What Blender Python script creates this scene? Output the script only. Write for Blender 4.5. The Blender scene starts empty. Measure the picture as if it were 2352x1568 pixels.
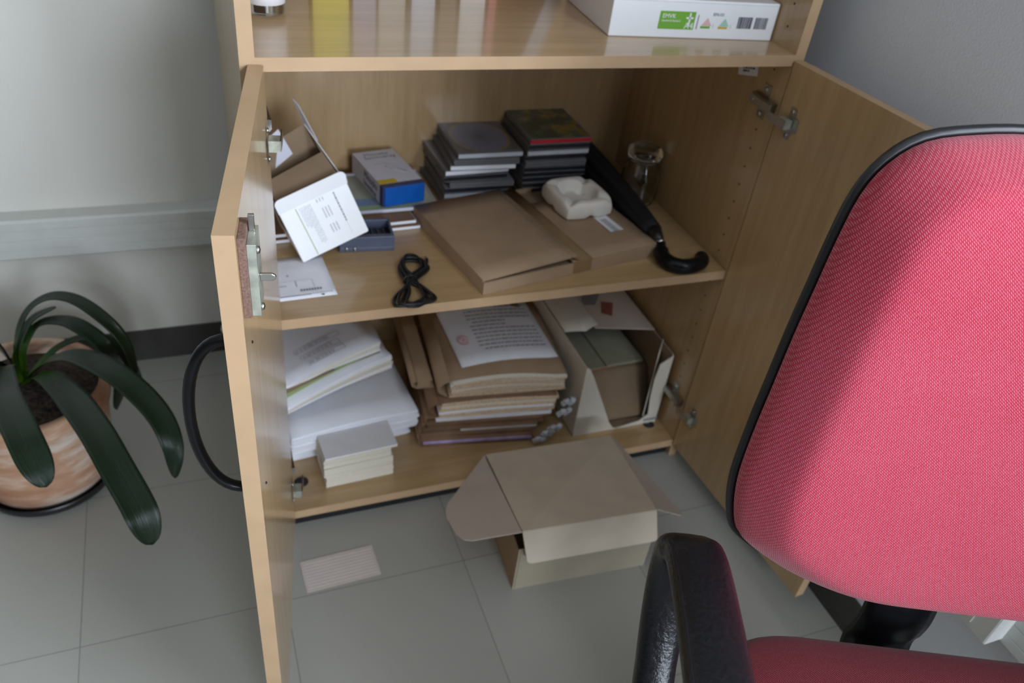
import bpy, bmesh, math, random
from mathutils import Vector, Matrix, Euler
random.seed(7)
sc = bpy.context.scene
# ---------------------------------------------------------------- camera
CAM = bpy.data.cameras.new('camera'); cam = bpy.data.objects.new('camera', CAM)
sc.collection.objects.link(cam); sc.camera = cam
R = Matrix(((0.93211, 0.12395, -0.34031), (-0.34435, 0.59448, -0.72665), (0.11224, 0.79450, 0.59680)))
cam.matrix_world = Matrix.Translation((-0.0816, -0.9712, 1.1558)) @ R.to_4x4()
CAM.sensor_width = 23.5; CAM.lens = 1862.6 / 2352 * 23.5; CAM.clip_start = 0.02
CAM.dof.use_dof = True; CAM.dof.focus_distance = 0.72; CAM.dof.aperture_fstop = 4.5
# ---------------------------------------------------------------- world, lights, exposure
W = bpy.data.worlds.new('world'); sc.world = W; W.use_nodes = True
W.node_tree.nodes['Background'].inputs[0].default_value = (0.62, 0.76, 1.0, 1)
W.node_tree.nodes['Background'].inputs[1].default_value = 1.0
def area(name, loc, rot, sx, sy, power, col):
    L = bpy.data.lights.new(name, 'AREA'); L.shape = 'RECTANGLE'; L.size = sx; L.size_y = sy
    L.energy = power; L.color = col
    o = bpy.data.objects.new(name, L); o.location = loc; o.rotation_euler = rot
    sc.collection.objects.link(o); return o
area('window_daylight', (0.40, -4.13, 1.30), (math.radians(90), 0, 0), 0.82, 1.00, 70, (0.79, 0.875, 1.0))
area('side_window_daylight', (0.865, -1.50, 1.52), (math.radians(90), 0, math.radians(90)), 0.98, 0.85, 46, (0.78, 0.865, 1.0))
sc.view_settings.view_transform = 'Standard'; sc.view_settings.look = 'None'
sc.view_settings.gamma = 1; sc.view_settings.use_curve_mapping = False
sc.view_settings.exposure = 0.4
# ---------------------------------------------------------------- materials
def newmat(name):
    m = bpy.data.materials.new(name); m.use_nodes = True
    return m, m.node_tree, m.node_tree.nodes['Principled BSDF']
def ramp(nt, fac, stops):
    r = nt.nodes.new('ShaderNodeValToRGB'); cr = r.color_ramp
    cr.elements[0].position = stops[0][0]; cr.elements[0].color = (*stops[0][1], 1)
    cr.elements[1].position = stops[-1][0]; cr.elements[1].color = (*stops[-1][1], 1)
    for p, c in stops[1:-1]:
        e = cr.elements.new(p); e.color = (*c, 1)
    nt.links.new(fac, r.inputs[0]); return r.outputs[0]
def coords(nt, scale=(1, 1, 1), rot=(0, 0, 0)):
    t = nt.nodes.new('ShaderNodeTexCoord'); mp = nt.nodes.new('ShaderNodeMapping')
    mp.inputs['Scale'].default_value = scale; mp.inputs['Rotation'].default_value = rot
    nt.links.new(t.outputs['Object'], mp.inputs[0]); return mp.outputs[0]
def noise(nt, vec, scale, detail=3, rough=0.5):
    n = nt.nodes.new('ShaderNodeTexNoise'); n.inputs['Scale'].default_value = scale
    n.inputs['Detail'].default_value = detail; n.inputs['Roughness'].default_value = rough
    nt.links.new(vec, n.inputs['Vector']); return n.outputs['Fac']
def bump(nt, b, h, strength, dist=0.001):
    n = nt.nodes.new('ShaderNodeBump'); n.inputs['Strength'].default_value = strength
    n.inputs['Distance'].default_value = dist
    nt.links.new(h, n.inputs['Height']); nt.links.new(n.outputs[0], b.inputs['Normal'])
def plain(name, col, rough=0.6, metal=0.0, var=0.06, scale=40, bmp=0.0, spec=0.5, coat=0, alpha=1, trans=0, ior=1.45):
    m, nt, b = newmat(name); v = coords(nt); f = noise(nt, v, scale)
    lo = tuple(max(0, c * (1 - var)) for c in col); hi = tuple(min(1, c * (1 + var)) for c in col)
    nt.links.new(ramp(nt, f, [(0.3, lo), (0.7, hi)]), b.inputs['Base Color'])
    b.inputs['Roughness'].default_value = rough; b.inputs['Metallic'].default_value = metal
    b.inputs['Specular IOR Level'].default_value = spec; b.inputs['Coat Weight'].default_value = coat
    b.inputs['Coat Roughness'].default_value = 0.15
    b.inputs['Alpha'].default_value = alpha; b.inputs['Transmission Weight'].default_value = trans
    b.inputs['IOR'].default_value = ior
    if bmp: bump(nt, b, f, bmp)
    return m
def wood(name, scale, c1, c2, rough=0.14):
    m, nt, b = newmat(name)
    v = coords(nt, scale); f = noise(nt, v, 6, 6, 0.62)
    v2 = coords(nt, tuple(s * 5 for s in scale)); f2 = noise(nt, v2, 9, 3, 0.6)
    mx = nt.nodes.new('ShaderNodeMath'); mx.operation = 'MULTIPLY_ADD'; mx.inputs[1].default_value = 0.35
    nt.links.new(f2, mx.inputs[0]); nt.links.new(f, mx.inputs[2])
    nt.links.new(ramp(nt, mx.outputs[0], [(0.5, c1), (0.85, c2)]), b.inputs['Base Color'])
    b.inputs['Roughness'].default_value = rough
    b.inputs['Coat Weight'].default_value = 0.7; b.inputs['Coat Roughness'].default_value = rough; b.inputs['Roughness'].default_value = 0.42
    b.inputs['Specular IOR Level'].default_value = 0.7
    return m
B1, B2 = (0.40, 0.255, 0.115), (0.49, 0.325, 0.16)
M = {}
M['beech_z'] = wood('beech laminate upright grain', (9, 9, 0.6), B1, B2)
M['beech_x'] = wood('beech laminate lengthwise grain', (0.6, 9, 9), B1, B2, 0.13)
M['edge'] = plain('peach edge banding', (0.475, 0.315, 0.18), 0.5, var=0.05, scale=25)
def wall_mat(name='painted wall', k=(1, 1, 1)):
    m, nt, b = newmat(name); v = coords(nt); f = noise(nt, v, 260, 4)
    g = noise(nt, v, 2.5, 3)
    nt.links.new(ramp(nt, g, [(0.3, (0.68 * k[0], 0.665 * k[1], 0.60 * k[2])), (0.7, (0.71 * k[0], 0.695 * k[1], 0.63 * k[2]))]), b.inputs['Base Color'])
    b.inputs['Roughness'].default_value = 0.55; bump(nt, b, f, 0.25, 0.0012); return m
M['wall'] = wall_mat(); M['wall_daylit'] = wall_mat('daylight tinted wall', (1.06, 1.13, 1.33))  # right wall: daylight falling on it is put into a bluer, brighter colour
def floor_mat():
    m, nt, b = newmat('vinyl tile floor')
    t = nt.nodes.new('ShaderNodeTexCoord'); mp = nt.nodes.new('ShaderNodeMapping')
    mp.inputs['Location'].default_value = (0.327, 0.142, 0)
    nt.links.new(t.outputs['Object'], mp.inputs[0])
    br = nt.nodes.new('ShaderNodeTexBrick'); br.offset = 0; br.inputs['Scale'].default_value = 1
    br.inputs['Brick Width'].default_value = 0.3; br.inputs['Row Height'].default_value = 0.3
    br.inputs['Mortar Size'].default_value = 0.0009; br.inputs['Mortar Smooth'].default_value = 0.3
    br.inputs['Color1'].default_value = (0.345, 0.338, 0.298, 1); br.inputs['Color2'].default_value = (0.372, 0.366, 0.322, 1)
    br.inputs['Mortar'].default_value = (0.20, 0.20, 0.175, 1)
    nt.links.new(mp.outputs[0], br.inputs['Vector'])
    v = coords(nt, (3, 26, 1), (0, 0, 0.5)); f = noise(nt, v, 6, 5, 0.6)
    v2 = coords(nt, (30, 4, 1)); f2 = noise(nt, v2, 5, 4, 0.6)
    ad = nt.nodes.new('ShaderNodeMath'); ad.operation = 'ADD'; nt.links.new(f, ad.inputs[0]); nt.links.new(f2, ad.inputs[1])
    k = ramp(nt, ad.outputs[0], [(0.35, (0.72, 0.72, 0.72)), (0.62, (1, 1, 1)), (0.8, (1.0, 1.0, 1.0))])
    mix = nt.nodes.new('ShaderNodeMix'); mix.data_type = 'RGBA'; mix.blend_type = 'MULTIPLY'; mix.inputs[0].default_value = 0.8
    nt.links.new(br.outputs['Color'], mix.inputs[6]); nt.links.new(k, mix.inputs[7])
    nt.links.new(mix.outputs[2], b.inputs['Base Color'])
    rr = ramp(nt, f2, [(0.3, (0.3, 0.3, 0.3)), (0.7, (0.42, 0.42, 0.42))]); nt.links.new(rr, b.inputs['Roughness'])
    return m
M['floor'] = floor_mat()
M['wall_far'] = plain('unseen wall darkened against bounce', (0.34, 0.33, 0.31), 0.7, var=0.03, scale=3)  # left and front walls, out of view, darkened to cut bounced light
M['baseboard'] = plain('dark grey rubber baseboard', (0.055, 0.052, 0.047), 0.6)
M['trunk'] = plain('cable trunking plastic', (0.60, 0.61, 0.57), 0.45, var=0.03)
M['cream_plastic'] = plain('cream socket plastic', (0.80, 0.80, 0.76), 0.35, var=0.02)
M['black_plastic'] = plain('black plastic', (0.012, 0.012, 0.013), 0.35, var=0.2)
M['black_handle'] = plain('black metal handle', (0.006, 0.006, 0.007), 0.28, var=0.2, spec=0.22)
M['vinyl'] = plain('black grained vinyl', (0.006, 0.006, 0.007), 0.26, var=0.2, scale=260, bmp=0.5, spec=0.28)
M['dark'] = plain('dark recess', (0.01, 0.009, 0.008), 0.9)
M['steel'] = plain('nickel plated steel', (0.45, 0.44, 0.42), 0.28, 1.0)
M['zinc'] = plain('zinc plated steel', (0.50, 0.52, 0.44), 0.4, 0.7, var=0.25, scale=90)
M['chip'] = plain('chipboard packer', (0.17, 0.10, 0.075), 0.85, var=0.35, scale=500)
M['kraft'] = plain('brown corrugated card', (0.36, 0.245, 0.15), 0.8, var=0.06, scale=30)
M['kraft_dark'] = plain('brown file card', (0.22, 0.125, 0.07), 0.7, var=0.12, scale=30)
M['tape'] = plain('brown packing tape', (0.25, 0.155, 0.075), 0.3, var=0.06, scale=60)
M['greycard_shaded'] = plain('grey beige carton in flap shade', (0.36, 0.31, 0.225), 0.75, var=0.06, scale=16)  # same card as the lid, the flap's shade put into its colour
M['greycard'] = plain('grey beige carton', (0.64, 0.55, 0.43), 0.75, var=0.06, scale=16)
M['greycard_in'] = plain('pinkish carton liner', (0.56, 0.48, 0.41), 0.8, var=0.04, scale=16)
M['carton_brown'] = plain('brown carton liner', (0.24, 0.165, 0.10), 0.85, var=0.06, scale=20)
M['carton_white'] = plain('white coated carton', (0.86, 0.87, 0.88), 0.4, var=0.02, scale=20)
M['carton_cream'] = plain('cream carton', (0.66, 0.61, 0.52), 0.6, var=0.05, scale=20)
M['paper'] = plain('white paper', (0.84, 0.85, 0.90), 0.7, var=0.03, scale=30)
M['paper_edge'] = plain('cream paper edges', (0.76, 0.71, 0.58), 0.8, var=0.07, scale=500)
M['paper_old'] = plain('aged paper edges', (0.66, 0.50, 0.34), 0.8, var=0.2, scale=220)
M['card_cream'] = plain('cream index card', (0.72, 0.67, 0.56), 0.75, var=0.05, scale=300)
M['card_white'] = plain('white index card', (0.82, 0.82, 0.84), 0.7, var=0.03)
M['pinkcard'] = plain('pale pink card', (0.55, 0.47, 0.42), 0.7, var=0.03)
M['ink'] = plain('grey print', (0.22, 0.22, 0.25), 0.7)
M['inklight'] = plain('faint grey print', (0.50, 0.50, 0.54), 0.7)
M['inkdark'] = plain('dark print', (0.06, 0.06, 0.10), 0.7)
M['inkred'] = plain('red ink stamp', (0.55, 0.08, 0.08), 0.7)
M['label_green'] = plain('green label', (0.17, 0.42, 0.04), 0.5, var=0.03)
M['olive'] = plain('olive line', (0.33, 0.42, 0.16), 0.5)
M['pinkprint'] = plain('pale pink print', (0.75, 0.48, 0.50), 0.6)
M['greenprint'] = plain('pale green print', (0.38, 0.62, 0.50), 0.6)
M['yellow'] = plain('yellow print', (0.58, 0.42, 0.02), 0.5)
M['orange'] = plain('orange strip', (0.45, 0.13, 0.03), 0.6)
M['blue'] = plain('blue carton', (0.0, 0.085, 0.38), 0.4, var=0.12, scale=60)
M['navy'] = plain('navy carton', (0.02, 0.03, 0.12), 0.45, var=0.15)
M['whitebox'] = plain('lilac white carton', (0.62, 0.62, 0.70), 0.55, var=0.03)
M['clearplastic'] = plain('clear plastic', (0.72, 0.82, 0.78), 0.12, alpha=0.16)
M['cdplastic'] = plain('clear jewel case', (0.34, 0.34, 0.36), 0.14, alpha=0.38)
M['cdblack'] = plain('black disc tray', (0.02, 0.02, 0.025), 0.3)
M['cdspine'] = plain('silver spine label', (0.52, 0.55, 0.60), 0.4)
M['cdred'] = plain('red spine label', (0.48, 0.02, 0.03), 0.4)
M['charger'] = plain('slate blue plastic', (0.085, 0.10, 0.15), 0.4, var=0.08)
M['cable'] = plain('black rubber cable', (0.008, 0.008, 0.009), 0.45)
M['foam'] = plain('white moulded pulp', (0.80, 0.76, 0.68), 0.6, var=0.03, scale=60, bmp=0.1)
M['umbrella'] = plain('black umbrella cloth', (0.008, 0.008, 0.010), 0.75, bmp=0.2, scale=150)
M['soil'] = plain('potting soil', (0.05, 0.035, 0.028), 0.95, var=0.8, scale=160, bmp=1.0)
M['faded_red'] = plain('faded red print', (0.28, 0.09, 0.07), 0.7); M['faded_blue'] = plain('faded blue print', (0.26, 0.24, 0.26), 0.7)
M['leaf'] = None
M['greenpaper'] = plain('sage green card', (0.31, 0.30, 0.215), 0.7, var=0.08)
M['lilac'] = plain('lilac plastic sleeve', (0.36, 0.28, 0.50), 0.3, var=0.3, scale=30)
M['ceiling'] = plain('ceiling paint', (0.72, 0.72, 0.70), 0.8, var=0.02, scale=3)
M['glasspane'] = plain('window glass', (1, 1, 1), 0.0, var=0, trans=1.0)
def glass():
    m, nt, b = newmat('jar glass'); b.inputs['Base Color'].default_value = (0.93, 0.97, 0.94, 1)
    b.inputs['Roughness'].default_value = 0.03; b.inputs['Transmission Weight'].default_value = 1; b.inputs['IOR'].default_value = 1.45
    v = coords(nt); bump(nt, b, noise(nt, v, 30), 0.08); return m
M['glass'] = glass()
def leafmat():
    m, nt, b = newmat('dark green strap leaf')
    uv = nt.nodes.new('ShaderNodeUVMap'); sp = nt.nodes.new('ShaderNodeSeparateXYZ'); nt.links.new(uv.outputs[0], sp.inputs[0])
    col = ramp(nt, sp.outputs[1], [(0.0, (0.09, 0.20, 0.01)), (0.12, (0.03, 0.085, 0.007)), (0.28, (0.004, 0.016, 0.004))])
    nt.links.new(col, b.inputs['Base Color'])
    mp = nt.nodes.new('ShaderNodeMapping'); mp.inputs['Scale'].default_value = (60, 1.5, 1); nt.links.new(uv.outputs[0], mp.inputs[0])
    f = noise(nt, mp.outputs[0], 1.0, 2); bump(nt, b, f, 0.5, 0.0015)
    b.inputs['Roughness'].default_value = 0.28; b.inputs['Specular IOR Level'].default_value = 0.35; return m
M['leaf'] = leafmat()
def terracotta():
    m, nt, b = newmat('lime streaked terracotta')
    v = coords(nt, (1, 1, 3)); f = noise(nt, v, 7, 5, 0.55)
    nt.links.new(ramp(nt, f, [(0.33, (0.36, 0.165, 0.09)), (0.47, (0.50, 0.29, 0.18)), (0.60, (0.66, 0.55, 0.46)), (0.75, (0.70, 0.64, 0.58))]), b.inputs['Base Color'])
    b.inputs['Roughness'].default_value = 0.8; bump(nt, b, noise(nt, coords(nt), 120), 0.2); return m
M['terracotta'] = terracotta()
def fabric(name, dark, light, hi, amt=1.0, s=1.0):
    # woven upholstery: two crossing diagonal thread waves, light flecks on the crowns
    m, nt, b = newmat(name)
    def wave(rot, sc_):
        w = nt.nodes.new('ShaderNodeTexWave'); w.wave_type = 'BANDS'; w.bands_direction = 'X'
        w.inputs['Scale'].default_value = sc_; w.inputs['Distortion'].default_value = 0.6; w.inputs['Detail'].default_value = 1
        w.inputs['Detail Scale'].default_value = 2
        uvn = nt.nodes.new('ShaderNodeUVMap'); mpn = nt.nodes.new('ShaderNodeMapping'); mpn.inputs['Rotation'].default_value = (0, 0, rot)
        nt.links.new(uvn.outputs[0], mpn.inputs[0]); nt.links.new(mpn.outputs[0], w.inputs['Vector']); return w.outputs['Fac']
    a = wave(math.radians(-52), 190 * s); c = wave(math.radians(-22), 235 * s)
    mu = nt.nodes.new('ShaderNodeMath'); mu.operation = 'MULTIPLY'; nt.links.new(a, mu.inputs[0]); nt.links.new(c, mu.inputs[1])
    nz = noise(nt, coords(nt), 500, 2); nb = noise(nt, coords(nt), 9, 4)
    ad = nt.nodes.new('ShaderNodeMath'); ad.operation = 'MULTIPLY_ADD'; ad.inputs[1].default_value = 0.6
    nt.links.new(nz, ad.inputs[0]); nt.links.new(mu.outputs[0], ad.inputs[2])
    ad2 = nt.nodes.new('ShaderNodeMath'); ad2.operation = 'MULTIPLY_ADD'; ad2.inputs[1].default_value = 0.25
    nt.links.new(nb, ad2.inputs[0]); nt.links.new(ad.outputs[0], ad2.inputs[2])
    nt.links.new(ramp(nt, ad2.outputs[0], [(0.3, dark), (0.75, light), (1.25 / 1.25, hi)]), b.inputs['Base Color'])
    b.inputs['Roughness'].default_value = 0.85; b.inputs['Specular IOR Level'].default_value = 0.2
    b.inputs['Sheen Weight'].default_value = 0.25 * amt
    bump(nt, b, mu.outputs[0], 0.5, 0.0008); return m
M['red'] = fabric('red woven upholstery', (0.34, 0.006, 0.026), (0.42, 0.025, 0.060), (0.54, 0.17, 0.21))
M['red_shaded'] = fabric('shaded red seat upholstery', (0.085, 0.003, 0.007), (0.11, 0.006, 0.011), (0.17, 0.032, 0.038), amt=0.5, s=1.2)  # the backrest red, with the seat's shade darkened into the colour
def cdcover(name, kind):
    m, nt, b = newmat(name); v = coords(nt)
    if kind == 0:
        t = nt.nodes.new('ShaderNodeTexCoord'); mp = nt.nodes.new('ShaderNodeMapping')
        mp.inputs['Scale'].default_value = (1, 0.8, 0); nt.links.new(t.outputs['Object'], mp.inputs[0])
        ln = nt.nodes.new('ShaderNodeVectorMath'); ln.operation = 'LENGTH'; nt.links.new(mp.outputs[0], ln.inputs[0])
        ml = nt.nodes.new('ShaderNodeMath'); ml.operation = 'MULTIPLY'; ml.inputs[1].default_value = 13.5
        nt.links.new(ln.outputs['Value'], ml.inputs[0])
        c = ramp(nt, ml.outputs[0], [(0.0, (0.06, 0.055, 0.07)), (0.12, (0.10, 0.10, 0.15)), (0.55, (0.14, 0.14, 0.20)), (0.66, (0.13, 0.13, 0.19)), (0.71, (0.22, 0.15, 0.05)), (0.78, (0.09, 0.075, 0.065)), (1, (0.11, 0.09, 0.08))])
    else:
        f = noise(nt, v, 22, 3)
        c = ramp(nt, f, [(0.32, (0.05, 0.04, 0.04)), (0.43, (0.05, 0.07, 0.025)), (0.55, (0.10, 0.11, 0.06)), (0.62, (0.28, 0.19, 0.01)), (0.72, (0.08, 0.07, 0.09))])
    nt.links.new(c, b.inputs['Base Color']); b.inputs['Roughness'].default_value = 0.18; return m
M['cover0'] = cdcover('disc cover with ring', 0); M['cover1'] = cdcover('green and yellow disc cover', 1)

# ---------------------------------------------------------------- mesh helpers
WM = {}
def col(): return sc.collection
class G:
    def __init__(s): s.bm = bmesh.new(); s.uv = None
    def face(s, vs, m=0, smooth=False):
        try:
            f = s.bm.faces.new(vs); f.material_index = m; f.smooth = smooth; return f
        except ValueError: return None
    def hexa(s, p, m=0):      # 8 corners: bottom 4 ccw, top 4
        v = [s.bm.verts.new(q) for q in p]
        for q in ((3, 2, 1, 0), (4, 5, 6, 7), (0, 1, 5, 4), (1, 2, 6, 5), (2, 3, 7, 6), (3, 0, 4, 7)):
            s.face([v[i] for i in q], m)
        return v
    def box(s, a, b, m=0, T=None, bev=0, msel=None):
        x0, y0, z0 = a; x1, y1, z1 = b
        p = [Vector(q) for q in ((x0, y0, z0), (x1, y0, z0), (x1, y1, z0), (x0, y1, z0), (x0, y0, z1), (x1, y0, z1), (x1, y1, z1), (x0, y1, z1))]
        if T is not None: p = [T @ q for q in p]
        nf = len(s.bm.faces)
        v = s.hexa(p, m)
        if bev:
            es = list({e for q in v for e in q.link_edges})
            r = bmesh.ops.bevel(s.bm, geom=es, offset=bev, segments=2, affect='EDGES', profile=0.5)
            for f in r['faces']: f.material_index = m
        return s
    def prism(s, pts, o, u, v, th, m=0, mb=None, bev=0):  # polygon in (u,v) plane, extruded along u x v by th
        o, u, v = Vector(o), Vector(u), Vector(v); n = u.cross(v).normalized()
        A = [s.bm.verts.new(o + u * a + v * b) for a, b in pts]
        Bv = [s.bm.verts.new(o + u * a + v * b + n * th) for a, b in pts]
        s.face(list(reversed(A)), m if mb is None else mb); s.face(Bv, m)
        k = len(pts)
        for i in range(k): s.face([A[i], A[(i + 1) % k], Bv[(i + 1) % k], Bv[i]], m)
        return s
    def tube(s, path, r, seg=10, m=0, closed=False, caps=True, flat=None):
        P = [Vector(p) for p in path]; n = len(P); rings = []
        rs = r if isinstance(r, (list, tuple)) else [r] * n
        prev = None
        for i in range(n):
            if closed: t = (P[(i + 1) % n] - P[i - 1])
            else: t = P[min(i + 1, n - 1)] - P[max(i - 1, 0)]
            t.normalize()
            if prev is None:
                a = Vector((0, 0, 1)) if abs(t.z) < 0.9 else Vector((1, 0, 0))
                nn = (a - t * a.dot(t)).normalized()
            else: nn = (prev - t * prev.dot(t)).normalized()
            prev = nn; bb = t.cross(nn); ring = []
            for k in range(seg):
                an = 2 * math.pi * k / seg
                ring.append(s.bm.verts.new(P[i] + nn * math.cos(an) * rs[i] + bb * math.sin(an) * rs[i]))
            rings.append(ring)
        for i in range(n if closed else n - 1):
            a, b2 = rings[i], rings[(i + 1) % n]
            for k in range(seg): s.face([a[k], a[(k + 1) % seg], b2[(k + 1) % seg], b2[k]], m, True)
        if caps and not closed: s.face(list(reversed(rings[0])), m); s.face(rings[-1], m)
        return s
    def lathe(s, prof, c, seg=40, m=0, T=None, mfun=None):
        rings = []
        for r, z in prof:
            ring = []
            for k in range(seg):
                an = 2 * math.pi * k / seg; q = Vector((c[0] + r * math.cos(an), c[1] + r * math.sin(an), c[2] + z))
                if T is not None: q = T @ q
                ring.append(s.bm.verts.new(q))
            rings.append(ring)
        for i in range(len(prof) - 1):
            for k in range(seg):
                s.face([rings[i][k], rings[i][(k + 1) % seg], rings[i + 1][(k + 1) % seg], rings[i + 1][k]], mfun(i) if mfun else m, True)
        if prof[0][0] > 1e-5: s.face(list(reversed(rings[0])), m)
        if prof[-1][0] > 1e-5: s.face(rings[-1], mfun(len(prof) - 1) if mfun else m)
        return s
    def sheet(s, fn, nu, nv, th, m=0, mside=None, mbot=None):   # closed slab; fn(u,v)->Vector top point, th along -z (or callable)
        mside = m if mside is None else mside; mbot = m if mbot is None else mbot
        top = [[None] * (nv + 1) for _ in range(nu + 1)]; bot = [[None] * (nv + 1) for _ in range(nu + 1)]
        for i in range(nu + 1):
            for j in range(nv + 1):
                p = fn(i / nu, j / nv); t = th(i / nu, j / nv) if callable(th) else Vector((0, 0, -th))
                top[i][j] = s.bm.verts.new(p); bot[i][j] = s.bm.verts.new(p + t)
        for i in range(nu):
            for j in range(nv):
                s.face([top[i][j], top[i + 1][j], top[i + 1][j + 1], top[i][j + 1]], m, True)
                s.face([bot[i][j], bot[i][j + 1], bot[i + 1][j + 1], bot[i + 1][j]], mbot, True)
        for i in range(nu):
            s.face([bot[i][0], bot[i + 1][0], top[i + 1][0], top[i][0]], mside)
            s.face([top[i][nv], top[i + 1][nv], bot[i + 1][nv], bot[i][nv]], mside)
        for j in range(nv):
            s.face([top[0][j], top[0][j + 1], bot[0][j + 1], bot[0][j]], mside)
            s.face([bot[nu][j], bot[nu][j + 1], top[nu][j + 1], top[nu][j]], mside)
        return s
def mesh_of(name, g, mats, mw):
    bmesh.ops.recalc_face_normals(g.bm, faces=g.bm.faces)
    me = bpy.data.meshes.new(name)
    inv = mw.inverted()
    for v in g.bm.verts: v.co = inv @ v.co
    g.bm.to_mesh(me); g.bm.free()
    for m in mats: me.materials.append(M[m] if isinstance(m, str) else m)
    return me
def tag(o, label, cat, group=None, kind=None):
    if label: o['label'] = label
    if cat: o['category'] = cat
    if group: o['group'] = group
    if kind: o['kind'] = kind
    return o
def thing(name, label, cat, loc=(0, 0, 0), rz=0, group=None):
    o = bpy.data.objects.new(name, None); col().objects.link(o); o.empty_display_size = 0.05
    mw = Matrix.Translation(loc) @ Matrix.Rotation(rz, 4, 'Z'); o.matrix_world = mw; WM[o.name] = mw
    return tag(o, label, cat, group)
def part(name, g, mats, parent=None, loc=None, smooth_angle=None, label=None):
    """g is in world coordinates; the mesh is stored relative to its parent (or to loc)."""
    if isinstance(mats, str): mats = [mats]
    mw = WM[parent.name] if parent else Matrix.Translation(loc or (0, 0, 0))
    me = mesh_of(name, g, mats, mw)
    o = bpy.data.objects.new(name, me); col().objects.link(o)
    if parent: o.parent = parent; WM[o.name] = mw
    else: o.matrix_world = mw; WM[o.name] = mw
    if label: o['label'] = label
    return o
def single(name, g, mats, label, cat, loc=(0, 0, 0), group=None):
    return tag(part(name, g, mats, None, loc), label, cat, group)
def struct(name, g, mats):
    return tag(part(name, g, mats), None, None, kind='structure')
def bevelmod(o, w, seg=2, ang=40):
    md = o.modifiers.new('bevel', 'BEVEL'); md.width = w; md.segments = seg; md.limit_method = 'ANGLE'; md.angle_limit = math.radians(ang)
    return o
def frame(o, x, y):          # matrix with given x axis, approx y axis
    x = Vector(x).normalized(); z = x.cross(Vector(y)).normalized(); y = z.cross(x)
    return Matrix(((x.x, y.x, z.x, o[0]), (x.y, y.y, z.y, o[1]), (x.z, y.z, z.z, o[2]), (0, 0, 0, 1)))
def TR(x, y, z, rz=0, rx=0, ry=0):
    return Matrix.Translation((x, y, z)) @ Euler((rx, ry, rz), 'XYZ').to_matrix().to_4x4()
def text(name, s, size, T, mat, parent, ext=0.0001, sx=1.0, align='LEFT'):
    cu = bpy.data.curves.new(name, 'FONT'); cu.body = s; cu.size = size; cu.extrude = ext; cu.align_x = align
    tmp = bpy.data.objects.new('tmp', cu); col().objects.link(tmp)
    me = bpy.data.meshes.new_from_object(tmp.evaluated_get(bpy.context.evaluated_depsgraph_get()))
    bpy.data.objects.remove(tmp); me.name = name
    inv = WM[parent.name].inverted() @ T @ Matrix.Diagonal((sx, 1, 1, 1))
    me.transform(inv); me.materials.clear(); me.materials.append(M[mat])
    o = bpy.data.objects.new(name, me); col().objects.link(o); o.parent = parent; WM[o.name] = WM[parent.name]; return o
def words(g, T, w, n, lh, m=0, size=None, rnd=None, gap=0.0016, fill=0.95):
    """rows of word-shaped print marks on plane T (x right, y down the page negative)"""
    rnd = rnd or random; size = size or lh * 0.4
    for r in range(n):
        x = 0; lim = w * (fill if r < n - 1 else 0.5)
        while x < lim:
            L = rnd.uniform(0.003, 0.012)
            g.box((x, -r * lh - size, 0), (min(x + L, w), -r * lh, 0.00012), m, T); x += L + gap

# ================================================================ THE ROOM
XW, YW = 0.857, 0.5417
XL, YR, ZC = -6.5, -4.2, 3.0
g = G(); g.box((XL - 0.1, YR - 0.2, -0.05), (XW + 0.1, YW + 0.1, 0)); struct('floor', g, 'floor')
g = G(); g.box((XL - 0.1, YR - 0.2, ZC), (XW + 0.1, YW + 0.1, ZC + 0.05)); struct('ceiling', g, 'ceiling')
g = G(); g.box((XL - 0.1, YW, 0), (XW + 0.1, YW + 0.1, ZC)); struct('wall_back', g, 'wall')
WY0, WY1, VZ0, VZ1 = -2.05, -0.95, 1.05, 2.0
g = G(); g.box((XW, YR - 0.2, 0), (XW + 0.1, YW, VZ0)); g.box((XW, YR - 0.2, VZ1), (XW + 0.1, YW, ZC))
g.box((XW, YR - 0.2, VZ0), (XW + 0.1, WY0, VZ1)); g.box((XW, WY1, VZ0), (XW + 0.1, YW, VZ1)); struct('wall_right', g, 'wall_daylit')
g = G(); f_ = 0.045
for a, b in (((WY0, VZ0), (WY1, VZ0 + f_)), ((WY0, VZ1 - f_), (WY1, VZ1)), ((WY0, VZ0 + f_), (WY0 + f_, VZ1 - f_)), ((WY1 - f_, VZ0 + f_), (WY1, VZ1 - f_)), ((-1.52, VZ0 + f_), (-1.48, VZ1 - f_))):
    g.box((XW + 0.03, a[0], a[1]), (XW + 0.08, b[0], b[1]))
g.box((XW + 0.052, WY0 + f_, VZ0 + f_), (XW + 0.058, -1.52, VZ1 - f_), 1); g.box((XW + 0.052, -1.48, VZ0 + f_), (XW + 0.058, WY1 - f_, VZ1 - f_), 1)
struct('window_2', g, ['cream_plastic', 'glasspane'])
g = G(); g.box((XL - 0.1, YR - 0.2, 0), (XL, YW, ZC)); struct('wall_left', g, 'wall_far')
WX0, WX1, WZ0, WZ1 = -0.05, 0.85, 0.75, 1.85
g = G(); g.box((XL, YR - 0.2, 0), (XW, YR, WZ0)); g.box((XL, YR - 0.2, WZ1), (XW, YR, ZC))
g.box((XL, YR - 0.2, WZ0), (WX0, YR, WZ1)); g.box((WX1, YR - 0.2, WZ0), (XW, YR, WZ1)); struct('wall_front', g, 'wall_far')
g = G(); fr = 0.05
for a, b in (((WX0, WZ0), (WX1, WZ0 + fr)), ((WX0, WZ1 - fr), (WX1, WZ1)), ((WX0, WZ0 + fr), (WX0 + fr, WZ1 - fr)), ((WX1 - fr, WZ0 + fr), (WX1, WZ1 - fr)), ((0.38, WZ0 + fr), (0.42, WZ1 - fr))):
    g.box((a[0], YR - 0.14, a[1]), (b[0], YR - 0.08, b[1]))
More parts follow.
